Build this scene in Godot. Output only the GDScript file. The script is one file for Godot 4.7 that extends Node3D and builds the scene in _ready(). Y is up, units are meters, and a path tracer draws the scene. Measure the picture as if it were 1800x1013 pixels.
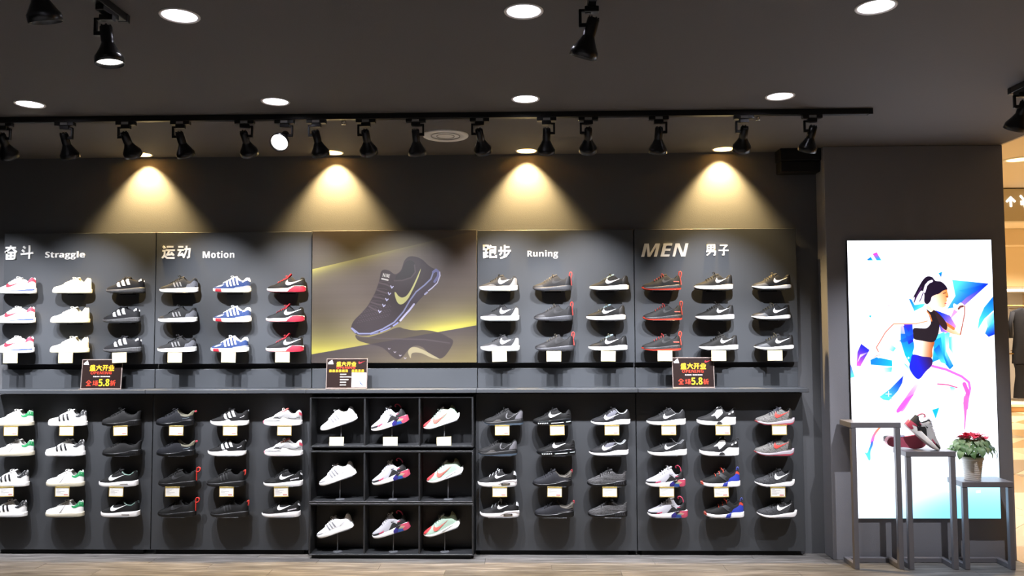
extends Node3D
# A sneaker wall in a shopping-mall store: metres, y up, the display wall is the plane z = 0.

const H := 2.985          # ceiling height
const LEN := 0.288        # length of a display shoe
const TRACK_Z := 1.17
const PILLAR_X0 := 2.157
const PILLAR_X1 := 3.45
const PILLAR_Z := 0.17

var mats := {}
var texs := {}
var taken := {}
var rng := RandomNumberGenerator.new()

func _ready() -> void:
	rng.seed = 7
	var cam := Camera3D.new()
	cam.name = "camera"
	cam.position = Vector3(0.0, 1.6527, 6.0)
	cam.rotation = Vector3(0.05219, 0.02257, -0.00406)
	cam.fov = rad_to_deg(2.0 * atan(506.5 / 1400.0))
	cam.near = 0.05
	cam.far = 60.0
	add_child(cam)
	cam.current = true
	var env := Environment.new()
	env.background_mode = Environment.BG_COLOR
	env.background_color = Color(0.02, 0.02, 0.02)
	env.tonemap_mode = Environment.TONE_MAPPER_LINEAR
	env.tonemap_exposure = 1.5
	env.sdfgi_enabled = true
	env.ssao_enabled = true
	env.ssil_enabled = true
	var we := WorldEnvironment.new()
	we.name = "environment"
	we.environment = env
	add_child(we)
	build_room()
	build_mall()
	build_downlights()
	build_boards()
	build_cabinet()
	build_tracks()
	build_shoes()
	build_placards()
	build_light_box()
	build_stands()
	build_plant()

# ------------------------------------------------------------------ helpers

func numbered(called: String) -> String:
	if not taken.has(called):
		taken[called] = 0
		return called
	taken[called] += 1
	return "%s_%03d" % [called, taken[called]]

func tag(o: Node, label: String, category: String, group := "") -> void:
	o.set_meta("label", label)
	o.set_meta("category", category)
	if group != "":
		o.set_meta("group", group)

func thing(called: String, label: String, category: String, at := Vector3.ZERO, group := "") -> Node3D:
	var o := Node3D.new()
	o.name = numbered(called)
	o.position = at
	tag(o, label, category, group)
	add_child(o, true)
	return o

func begin(smooth := true) -> SurfaceTool:
	var st := SurfaceTool.new()
	st.begin(Mesh.PRIMITIVE_TRIANGLES)
	st.set_smooth_group(0 if smooth else -1)
	return st

func mesh_of(st: SurfaceTool) -> ArrayMesh:
	st.index()
	st.generate_normals()
	return st.commit()

func put(called: String, mesh: Mesh, mat: Material, parent: Node, at := Vector3.ZERO) -> MeshInstance3D:
	var o := MeshInstance3D.new()
	o.name = called if parent != self else numbered(called)
	o.mesh = mesh
	o.material_override = mat
	o.position = at
	parent.add_child(o, true)
	return o

func obj(called: String, st: SurfaceTool, mat: Material, parent: Node, at := Vector3.ZERO) -> MeshInstance3D:
	return put(called, mesh_of(st), mat, parent, at)

func structure(called: String, st: SurfaceTool, mat: Material) -> MeshInstance3D:
	var o := obj(called, st, mat, self)
	o.set_meta("kind", "structure")
	return o

func lin(hex: String) -> Color:
	return Color(hex)

func M(hex: String, rough := 0.6, metal := 0.0, tex := "") -> StandardMaterial3D:
	var key := "%s/%.2f/%.2f/%s" % [hex, rough, metal, tex]
	if mats.has(key):
		return mats[key]
	var m := StandardMaterial3D.new()
	m.resource_name = "paint_" + hex
	m.albedo_color = Color(hex)
	m.roughness = rough
	m.metallic = metal
	if rough > 0.65 and metal == 0.0:
		m.metallic_specular = 0.42
	if tex != "":
		m.albedo_texture = noise_tex(tex)
		m.uv1_triplanar = true
		m.uv1_world_triplanar = false
		var k: float = {"knit": 20.0, "speck": 24.0, "grit": 24.0, "suede": 16.0, "stripe": 10.0}.get(tex, 1.0)
		m.uv1_scale = Vector3(k, k, k)
		if tex == "stripe":
			m.uv1_scale = Vector3(5.0, 26.0, 26.0)
	mats[key] = m
	return m

func noise_tex(kind: String) -> ImageTexture:
	if texs.has(kind):
		return texs[kind]
	var n := FastNoiseLite.new()
	n.seed = hash(kind) % 1000
	n.noise_type = FastNoiseLite.TYPE_SIMPLEX
	n.frequency = 0.09
	var size := 128
	var img := Image.create(size, size, false, Image.FORMAT_RGB8)
	for y in size:
		for x in size:
			var v := 1.0
			# wrapped noise: sample on a torus
			var a := TAU * x / size
			var b := TAU * y / size
			var p := Vector3(cos(a), sin(a), cos(b)) * 20.0
			var q := n.get_noise_3d(p.x * 1.0 + sin(b) * 20.0, p.y, p.z)
			match kind:
				"knit": v = 0.72 + 0.28 * sin(a * 6.0) * sin(b * 6.0) + 0.35 * q
				"speck": v = clampf(0.55 + 1.1 * q + 0.45 * sin(a * 4.0 + b * 3.0) * sin(a * 4.0 - b * 3.0), 0.12, 1.0)
				"grit": v = 1.0 if q > 0.22 else 0.3
				"suede": v = 0.85 + 0.3 * q
				"stripe": v = 1.0 if fmod(float(y) + 10.0 * q, 32.0) < 19.0 else 0.25
			v = clampf(v, 0.0, 1.0)
			img.set_pixel(x, y, Color(v, v, v))
	texs[kind] = ImageTexture.create_from_image(img)
	return texs[kind]

func glow(hex: String, energy: float) -> StandardMaterial3D:
	var key := "glow%s%.2f" % [hex, energy]
	if mats.has(key):
		return mats[key]
	var m := StandardMaterial3D.new()
	m.resource_name = "lamp_glow"
	m.albedo_color = Color(hex)
	m.emission_enabled = true
	m.emission = Color(hex)
	m.emission_energy_multiplier = energy
	mats[key] = m
	return m

# a triangle that faces away from the point c
func tri(st: SurfaceTool, a: Vector3, b: Vector3, d: Vector3, c: Vector3) -> void:
	var n := (a - d).cross(a - b)
	if n.dot((a + b + d) / 3.0 - c) < 0.0:
		var t := b
		b = d
		d = t
	st.add_vertex(a)
	st.add_vertex(b)
	st.add_vertex(d)

func quad(st: SurfaceTool, a: Vector3, b: Vector3, d: Vector3, e: Vector3, c: Vector3) -> void:
	tri(st, a, b, d, c)
	tri(st, a, d, e, c)

# a box with chamfered edges, from lo to hi
func box(st: SurfaceTool, lo: Vector3, hi: Vector3, bev := 0.0) -> void:
	var c := (lo + hi) / 2.0
	var h := (hi - lo).abs() / 2.0
	bev = minf(bev, 0.45 * minf(h.x, minf(h.y, h.z)))
	if bev <= 0.0:
		for ax in 3:
			for s in [-1.0, 1.0]:
				var q: Array[Vector3] = []
				for uv in [[-1, -1], [1, -1], [1, 1], [-1, 1]]:
					var v := Vector3.ZERO
					v[ax] = s * h[ax]
					v[(ax + 1) % 3] = uv[0] * h[(ax + 1) % 3]
					v[(ax + 2) % 3] = uv[1] * h[(ax + 2) % 3]
					q.append(c + v)
				quad(st, q[0], q[1], q[2], q[3], c)
		return
	var pt := func(ax: int, s: Vector3) -> Vector3:   # corner s on the face across ax
		var v := (h - Vector3.ONE * bev) * s
		v[ax] = s[ax] * h[ax]
		return c + v
	for ax in 3:
		var u := (ax + 1) % 3
		var w := (ax + 2) % 3
		for s in [-1.0, 1.0]:
			var q: Array[Vector3] = []
			for uv in [[-1, -1], [1, -1], [1, 1], [-1, 1]]:
				var k := Vector3.ZERO
				k[ax] = s
				k[u] = uv[0]
				k[w] = uv[1]
				q.append(pt.call(ax, k))
			quad(st, q[0], q[1], q[2], q[3], c)
		for su in [-1.0, 1.0]:      # the edges along ax
			for sw in [-1.0, 1.0]:
				var k1 := Vector3.ZERO
				k1[u] = su
				k1[w] = sw
				k1[ax] = -1.0
				var k2 := k1
				k2[ax] = 1.0
				quad(st, pt.call(u, k1), pt.call(u, k2), pt.call(w, k2), pt.call(w, k1), c)
	for sx in [-1.0, 1.0]:
		for sy in [-1.0, 1.0]:
			for sz in [-1.0, 1.0]:
				var k := Vector3(sx, sy, sz)
				tri(st, pt.call(0, k), pt.call(1, k), pt.call(2, k), c)

func block(called: String, lo: Vector3, hi: Vector3, mat: Material, parent: Node, bev := 0.002) -> MeshInstance3D:
	var st := begin(false)
	box(st, lo, hi, bev)
	return obj(called, st, mat, parent)

# rows of points; faces turn towards the side that "flip" chooses
func sheet(st: SurfaceTool, rows: Array, flip := false) -> void:
	for i in rows.size() - 1:
		var a: PackedVector3Array = rows[i]
		var b: PackedVector3Array = rows[i + 1]
		for j in a.size() - 1:
			for f in [[a[j], b[j], b[j + 1]], [a[j], b[j + 1], a[j + 1]]]:
				if f[0].is_equal_approx(f[1]) or f[1].is_equal_approx(f[2]) or f[0].is_equal_approx(f[2]):
					continue
				st.add_vertex(f[0])
				st.add_vertex(f[2] if flip else f[1])
				st.add_vertex(f[1] if flip else f[2])

# profile of (radius, height) turned about y, then moved by xf
func lathe(st: SurfaceTool, prof: Array, seg := 20, xf := Transform3D()) -> void:
	var rows := []
	for p in prof:
		var row := PackedVector3Array()
		for k in seg + 1:
			var a := TAU * (k % seg) / seg
			row.append(xf * Vector3(p[0] * cos(a), p[1], p[0] * sin(a)))
		rows.append(row)
	sheet(st, rows, true)

func tube(st: SurfaceTool, pts: Array, r: float, seg := 6, squash := 1.0) -> void:
	var rows := []
	var side := Vector3(0, 0, 1)
	for i in pts.size():
		var d: Vector3 = (pts[mini(i + 1, pts.size() - 1)] - pts[maxi(i - 1, 0)]).normalized()
		var u := side - d * side.dot(d)
		if u.length() < 0.1:
			u = Vector3(0, 1, 0) - d * d.y
		if u.length() < 0.1:
			u = Vector3(1, 0, 0) - d * d.x
		u = u.normalized()
		side = u
		var w := d.cross(u)
		var row := PackedVector3Array()
		for k in seg + 1:
			var a := TAU * (k % seg) / seg
			row.append(pts[i] + (u * cos(a) * squash + w * sin(a)) * r)
		rows.append(row)
	var cap0 := PackedVector3Array()
	var cap1 := PackedVector3Array()
	for k in seg + 1:
		cap0.append(pts[0])
		cap1.append(pts[pts.size() - 1])
	rows.push_front(cap0)
	rows.append(cap1)
	sheet(st, rows)

func spline(pts: Array, n := 6, closed := false) -> Array:
	var out := []
	var m := pts.size()
	for i in (m if closed else m - 1):
		var p0 = pts[(i - 1 + m) % m] if closed or i > 0 else pts[0]
		var p1 = pts[i]
		var p2 = pts[(i + 1) % m]
		var p3 = pts[(i + 2) % m] if closed or i + 2 < m else pts[m - 1]
		for k in n:
			var t := float(k) / n
			out.append(0.5 * ((2.0 * p1) + (p2 - p0) * t + (2.0 * p0 - 5.0 * p1 + 4.0 * p2 - p3) * t * t + (3.0 * p1 - p0 - 3.0 * p2 + p3) * t * t * t))
	if not closed:
		out.append(pts[m - 1])
	return out

func v2(flat: Array) -> Array:
	var out := []
	for i in range(0, flat.size() - 1, 2):
		out.append(Vector2(flat[i], flat[i + 1]))
	return out

# outline (x, y) with thickness towards +z
func plate(st: SurfaceTool, outline: PackedVector2Array, z0: float, z1: float) -> void:
	var ids := Geometry2D.triangulate_polygon(outline)
	for k in range(0, ids.size(), 3):
		var a := outline[ids[k]]
		var b := outline[ids[k + 1]]
		var c := outline[ids[k + 2]]
		for z in [z0, z1]:
			var mid := Vector3((a.x + b.x + c.x) / 3.0, (a.y + b.y + c.y) / 3.0, (z0 + z1) / 2.0)
			tri(st, Vector3(a.x, a.y, z), Vector3(b.x, b.y, z), Vector3(c.x, c.y, z), mid)
	var cw := Geometry2D.is_polygon_clockwise(outline)
	for i in outline.size():
		var a := outline[i]
		var b := outline[(i + 1) % outline.size()]
		var q := [Vector3(a.x, a.y, z0), Vector3(b.x, b.y, z0), Vector3(b.x, b.y, z1), Vector3(a.x, a.y, z1)]
		if cw:
			q.reverse()
		for f in [[0, 2, 1], [0, 3, 2]]:
			for v in f:
				st.add_vertex(q[v])

# ------------------------------------------------------------------ lettering

# Chinese characters as brush strokes on a grid of 100 x 100, y down; strokes divided by "/", points "x,y"
const GLYPHS := {
	"fen": "12,20 88,20/50,4 46,24 10,54/54,20 92,52/22,54 78,54 78,96 22,96 22,54/22,75 78,75/50,54 50,96",
	"dou": "22,12 38,26/14,36 30,50/6,66 94,56/66,4 66,98",
	"yun": "38,14 86,14/30,38 94,38/58,40 40,70 84,66/70,52 88,76/10,10 22,24/6,42 24,42 22,74 6,94/22,78 40,92 96,94",
	"dong": "10,14 44,14/4,36 50,36/28,38 12,76 42,70/34,58 48,82/54,30 92,30 88,86 74,92/70,6 68,44 48,94",
	"pao": "8,8 38,8 38,34 8,34 8,8/24,34 24,86/24,58 40,58/9,52 9,88/4,92 42,82/58,4 44,34/54,20 90,20 88,60 80,66/56,38 76,38 76,56 56,56/54,38 54,90 94,90 94,74",
	"bu": "50,4 50,44/50,20 84,20/24,16 24,44/6,46 94,46/50,48 50,76 42,74/30,56 14,76/82,54 58,84 18,98",
	"nan": "18,6 82,6 82,48 18,48 18,6/18,27 82,27/50,6 50,48/8,62 88,62 84,92 72,96/46,50 40,74 12,98",
	"zi": "18,10 80,10 52,36/52,36 52,92 36,94/6,54 94,54",
	"sheng": "20,14 88,14/24,14 10,54/24,32 44,32 40,50/58,2 80,54/84,24 52,54/18,62 82,62 82,92/18,62 18,92/40,62 40,92/60,62 60,92/4,94 96,94",
	"da": "6,32 94,32/50,4 48,36 8,96/52,36 94,96",
	"kai": "10,14 90,14/4,50 96,50/34,14 32,60 12,96/68,14 68,98",
	"ye": "36,6 36,88/64,6 64,88/10,30 22,70/90,28 78,70/4,92 96,92",
	"quan": "50,4 6,44/50,4 94,44/26,48 74,48/28,68 72,68/50,48 50,94/10,94 90,94",
	"chang": "4,34 36,34/20,8 20,76/2,84 40,72/46,14 86,14 54,44 92,44 86,88 74,92/66,46 44,84/80,46 56,96",
	"zhe": "4,28 38,28/22,4 22,92 12,86/2,62 40,50/88,8 54,18 52,60 42,94/54,46 96,46/78,46 78,98",
}

func glyph(st: SurfaceTool, key: String, x: float, y: float, size: float, z0: float, z1: float, weight := 13.0) -> void:
	var part := 0
	for stroke in GLYPHS[key].split("/"):
		var pts := PackedVector2Array()
		for p in stroke.split(" "):
			var c: PackedStringArray = p.split(",")
			pts.append(Vector2(float(c[0]), 100.0 - float(c[1])))
		var runs := [pts]
		if pts[0] == pts[pts.size() - 1]:      # a closed box is drawn as two open strokes
			runs = [pts.slice(0, 3), pts.slice(2)]
		var polys := []
		for run in runs:
			polys.append_array(Geometry2D.offset_polyline(run, weight / 2.0, Geometry2D.JOIN_MITER, Geometry2D.END_SQUARE if runs.size() > 1 else Geometry2D.END_BUTT))
		for poly in polys:
			if Geometry2D.is_polygon_clockwise(poly):
				continue
			var out := PackedVector2Array()
			for p in poly:
				out.append(Vector2(x, y) + p * size / 100.0)
			plate(st, out, z0, z1 + 0.00005 * part)
		part += 1

func character(called: String, key: String, x: float, y: float, size: float, z: float, thick: float, mat: Material, parent: Node, weight := 13.0) -> void:
	var st := begin(false)
	glyph(st, key, x, y, size, z, z + thick, weight)
	obj(called, st, mat, parent)

func words(text: String, x0: float, x1: float, y0: float, height: float, z: float, thick: float, mat: Material, parent: Node, slant := 0.0, bold := true) -> void:
	var f := SystemFont.new()
	f.font_names = PackedStringArray(["Droid Sans"])
	f.font_weight = 700 if bold else 400
	var tm := TextMesh.new()
	tm.font = f
	tm.text = text
	tm.font_size = 64
	tm.pixel_size = 0.01
	tm.depth = 0.1
	tm.curve_step = 2.0
	tm.horizontal_alignment = HORIZONTAL_ALIGNMENT_LEFT
	var arr := tm.get_mesh_arrays()
	var lo := Vector3(1e9, 1e9, 1e9)
	var hi := -lo
	for v in arr[Mesh.ARRAY_VERTEX]:
		lo = lo.min(v)
		hi = hi.max(v)
	var cap := hi.y - lo.y          # the whole ink, descenders and all
	var vs := PackedVector3Array()
	for v in arr[Mesh.ARRAY_VERTEX]:
		var p := Vector3(x0 + (v.x - lo.x) / (hi.x - lo.x) * (x1 - x0), y0 + (v.y - lo.y) / cap * height, z + (v.z - lo.z) / (hi.z - lo.z) * thick)
		p.x += slant * (p.y - y0)
		vs.append(p)
	arr[Mesh.ARRAY_VERTEX] = vs
	arr[Mesh.ARRAY_TEX_UV] = null
	arr[Mesh.ARRAY_TANGENT] = null
	var am := ArrayMesh.new()
	am.add_surface_from_arrays(Mesh.PRIMITIVE_TRIANGLES, arr)
	put("lettering", am, mat, parent)

# the curved tick that many of the shoes wear: hook towards -x, tail rising to +x, in a box x, y, w, h
func tick(x: float, y: float, w: float, h: float, lean := 0.0) -> Array:
	var p := v2([1.0, 1.0, 0.72, 0.66, 0.46, 0.33, 0.3, 0.12, 0.19, 0.02, 0.1, 0.02, 0.03, 0.14, 0.0, 0.36, 0.03, 0.6, 0.12, 0.9, 0.12, 0.66, 0.17, 0.5, 0.28, 0.46, 0.42, 0.5, 0.66, 0.68])
	var out := []
	for q in p:
		out.append(Vector2(x + q.x * w - lean * q.y * h, y + q.y * h))
	return out

# ------------------------------------------------------------------ the room

func wood(shade: String, seed_: int) -> StandardMaterial3D:
	var key := "wood" + shade
	if mats.has(key):
		return mats[key]
	var n := FastNoiseLite.new()
	n.seed = seed_
	n.frequency = 0.02
	n.fractal_octaves = 4
	var img := Image.create(256, 256, false, Image.FORMAT_RGB8)
	var base := Color(shade)
	for y in 256:
		for x in 256:
			var a := TAU * x / 256.0
			var v := n.get_noise_3d(cos(a) * 26.0, sin(a) * 26.0, y * 3.2) * 0.8 + n.get_noise_3d(cos(a) * 60.0, sin(a) * 60.0, y * 11.0) * 0.45
			var c := base.lightened(clampf(v, 0.0, 1.0) * 0.5).darkened(clampf(-v, 0.0, 1.0) * 0.75)
			img.set_pixel(x, y, c)
	var m := StandardMaterial3D.new()
	m.resource_name = "grey_wood"
	m.albedo_texture = ImageTexture.create_from_image(img)
	m.roughness = 0.5
	m.uv1_triplanar = true
	m.uv1_world_triplanar = true
	m.uv1_scale = Vector3(0.8, 4.0, 4.0)
	mats[key] = m
	return m

func paint(hex: String, rough := 0.8) -> StandardMaterial3D:
	var key := "wallpaint" + hex
	if mats.has(key):
		return mats[key]
	var m := StandardMaterial3D.new()
	m.resource_name = "wall_paint"
	m.albedo_color = Color(hex)
	m.roughness = rough
	var n := FastNoiseLite.new()
	n.seed = 3
	n.frequency = 0.09
	n.fractal_octaves = 3
	var t := NoiseTexture2D.new()
	t.width = 256
	t.height = 256
	t.seamless = true
	t.noise = n
	t.as_normal_map = true
	t.bump_strength = 1.5
	m.normal_enabled = true
	m.normal_scale = 0.25
	m.normal_texture = t
	m.uv1_triplanar = true
	m.uv1_world_triplanar = true
	m.uv1_scale = Vector3(4, 4, 4)
	mats[key] = m
	return m

const ROW_Z := [0.12, 1.46, 2.73, 4.06, 5.34, 6.62, 7.9]
const COLS := [-2.925, -1.475, -0.02, 1.44]

func build_room() -> void:
	var wall := paint("525356")
	var st := begin(false)
	box(st, Vector3(-5.75, -0.2, -0.2), Vector3(PILLAR_X1, H + 0.25, 0.0))
	structure("wall_back", st, wall)
	st = begin(false)
	box(st, Vector3(PILLAR_X0, 0.0, 0.0), Vector3(PILLAR_X1, H, PILLAR_Z), 0.004)
	structure("pillar", st, paint("84848a"))
	st = begin(false)
	box(st, Vector3(-5.75, -0.2, 0.0), Vector3(-5.6, H + 0.25, 9.2))
	structure("wall_left", st, paint("3c3b3a"))  # out of view, kept dark so that little light bounces back
	st = begin(false)
	box(st, Vector3(-5.75, -0.2, 9.2), Vector3(11.7, 3.6, 9.35))
	structure("wall_front", st, paint("3c3b3a"))  # unseen wall behind the camera, dark to hold down bounced light
	# ceiling with a hole for every recessed lamp
	var ceil_mat := paint("5d5a59")
	var csg := CSGBox3D.new()
	csg.name = "ceiling"
	csg.size = Vector3(PILLAR_X1 + 5.6, 0.25, 9.2)
	csg.position = Vector3((PILLAR_X1 - 5.6) / 2.0, H + 0.125, 4.6)
	csg.material = ceil_mat
	csg.set_meta("kind", "structure")
	add_child(csg, true)
	for z in ROW_Z:
		for x in COLS:
			var hole := CSGCylinder3D.new()
			hole.name = "hole"
			hole.operation = CSGShape3D.OPERATION_SUBTRACTION
			hole.radius = 0.075
			hole.height = 0.28
			hole.sides = 24
			hole.position = Vector3(x, H, z) - csg.position
			hole.material = ceil_mat
			csg.add_child(hole, true)
	# floor: planks near the display wall, one by one; the rest in one slab
	var floor_node := Node3D.new()
	floor_node.name = "floor"
	floor_node.set_meta("kind", "structure")
	add_child(floor_node)
	block("subfloor", Vector3(-5.6, -0.2, 0.0), Vector3(PILLAR_X1, -0.012, 9.2), M("3a3632", 0.9), floor_node, 0.0)
	var woods := [wood("6b6764", 1), wood("736e69", 5), wood("625f5c", 9)]
	var r := RandomNumberGenerator.new()
	r.seed = 21
	var row := 0
	var z0 := 0.0
	while z0 < 1.29:
		var x0 := -5.6 + fposmod(row * 0.47, 1.2) - 1.2
		while x0 < PILLAR_X1:
			var a := maxf(x0, -5.6)
			var b := minf(x0 + 1.2, PILLAR_X1)
			if b - a > 0.02:
				block("plank", Vector3(a + 0.0006, -0.012, z0 + 0.0006), Vector3(b - 0.0006, 0.0, z0 + 0.1444), woods[r.randi() % 3], floor_node, 0.0016)
			x0 += 1.2
		z0 += 0.145
		row += 1
	block("floorboards", Vector3(-5.6, -0.012, z0), Vector3(PILLAR_X1, 0.0, 9.2), woods[1], floor_node, 0.0)
	# black loudspeaker box high in the corner
	var bb := thing("wall_loudspeaker", "matt black box fixed high in the corner between shelf wall and pillar", "loudspeaker", Vector3(2.005, 2.8, 0.0))
	block("housing", Vector3(-0.15, 0.095, 0.0), Vector3(0.15, 0.184, 0.13), M("0d0d0e", 0.7), bb, 0.004)
	block("grille", Vector3(-0.145, 0.008, 0.0), Vector3(0.145, 0.092, 0.115), M("131314", 0.8), bb, 0.006)
	# round white ceiling speaker
	var sp := thing("ceiling_speaker", "large round white speaker grille set in the dark ceiling behind the long track", "speaker", Vector3(-0.573, H, 0.62))
	st = begin()
	lathe(st, [[0.0, -0.004], [0.035, -0.004], [0.04, -0.008], [0.075, -0.008], [0.08, -0.005], [0.115, -0.005], [0.12, -0.012], [0.15, -0.012], [0.158, -0.006], [0.158, 0.0]], 32)
	obj("grille", st, M("f6f4f0", 0.6), sp)
	st = begin()
	for rr in [0.06, 0.098]:
		var ring := []
		for k in 33:
			ring.append(Vector3(rr * cos(TAU * k / 32.0), -0.0085, rr * sin(TAU * k / 32.0)))
		tube(st, ring, 0.003, 5)
	obj("groove_ring", st, M("a5a29c", 0.7), sp)
	# sprinkler heads
	for d in [[-1.162, 1.12, "chrome fire sprinkler head on the ceiling, poster end of the long track"], [1.418, 1.12, "chrome fire sprinkler head on the ceiling, pillar end of the long track"]]:
		var s := thing("fire_sprinkler", d[2], "sprinkler", Vector3(d[0], H, d[1] - 0.03), "fire sprinklers")
		st = begin()
		lathe(st, [[0.0, -0.002], [0.03, -0.003], [0.034, 0.0]], 16)
		obj("escutcheon", st, M("c9c7c2", 0.25, 1.0), s)
		st = begin()
		lathe(st, [[0.0, 0.0], [0.008, 0.0], [0.008, -0.02], [0.006, -0.034], [0.0, -0.034]], 10)
		for k in [-1.0, 1.0]:
			tube(st, [Vector3(0.008 * k, -0.016, 0), Vector3(0.014 * k, -0.028, 0), Vector3(0.004 * k, -0.04, 0)], 0.002, 5)
		obj("nozzle", st, M("c9c7c2", 0.25, 1.0), s)
		st = begin()
		lathe(st, [[0.0, -0.04], [0.016, -0.041], [0.016, -0.043], [0.0, -0.043]], 12)
		obj("deflector", st, M("c9c7c2", 0.25, 1.0), s)

func build_downlights() -> void:
	var seg := 24
	var st := begin()
	lathe(st, [[0.0, 0.116], [0.028, 0.112], [0.05, 0.075], [0.063, 0.04], [0.069, 0.0]], seg)
	var cup := mesh_of(st)
	st = begin()
	lathe(st, [[0.069, 0.004], [0.071, -0.003], [0.081, -0.005], [0.0835, -0.002], [0.0835, 0.0], [0.074, 0.0], [0.069, 0.004]], seg)
	var ring := mesh_of(st)
	var rows := [
		[ROW_Z[0], "hard against the display wall", "ffd995", 5.6, 44.0, 0.85],
		[ROW_Z[1], "just out from the long track", "f6f5ff", 0.25, 48.0, 0.9],
		[ROW_Z[2], "far out from the display wall", "f6f5ff", 0.4, 48.0, 0.9],
		[ROW_Z[3], "unseen out over the shop floor", "f1f3ff", 1.6, 50.0, 0.9],  # this row and those below, out of view, brighten floor and ceiling
		[ROW_Z[4], "unseen near the middle of the shop", "f1f3ff", 2.2, 52.0, 0.9],
		[ROW_Z[5], "unseen behind the middle of the shop", "f1f3ff", 2.2, 52.0, 0.9],
		[ROW_Z[6], "unseen beside the shop's front wall", "f1f3ff", 2.2, 52.0, 0.9],
	]
	var over := ["in line with the Straggle board's edge", "in line with the large shoe poster", "in line with the Runing board", "in line with the MEN board"]
	for r in rows:
		for k in 4:
			var o := thing("downlight", "recessed downlight %s, %s" % [r[1], over[k]], "downlight", Vector3(COLS[k], H, r[0]), "recessed ceiling downlights")
			put("trim_ring", ring, M("e8e4de", 0.5), o)
			put("reflector", cup, glow(r[2], 1.6), o)
			var l := SpotLight3D.new()
			l.name = "lamp"
			l.light_color = Color(r[2])
			l.light_energy = r[3]
			l.spot_range = 12.0
			l.spot_attenuation = 2.0
			l.spot_angle = r[4]
			l.spot_angle_attenuation = r[5]
			l.light_size = 0.022
			l.shadow_enabled = true
			l.position = Vector3(0, 0.084, 0)
			l.rotation = Vector3(-PI / 2, 0, 0)
			o.add_child(l)

# ------------------------------------------------------------------ the mall beyond

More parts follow.
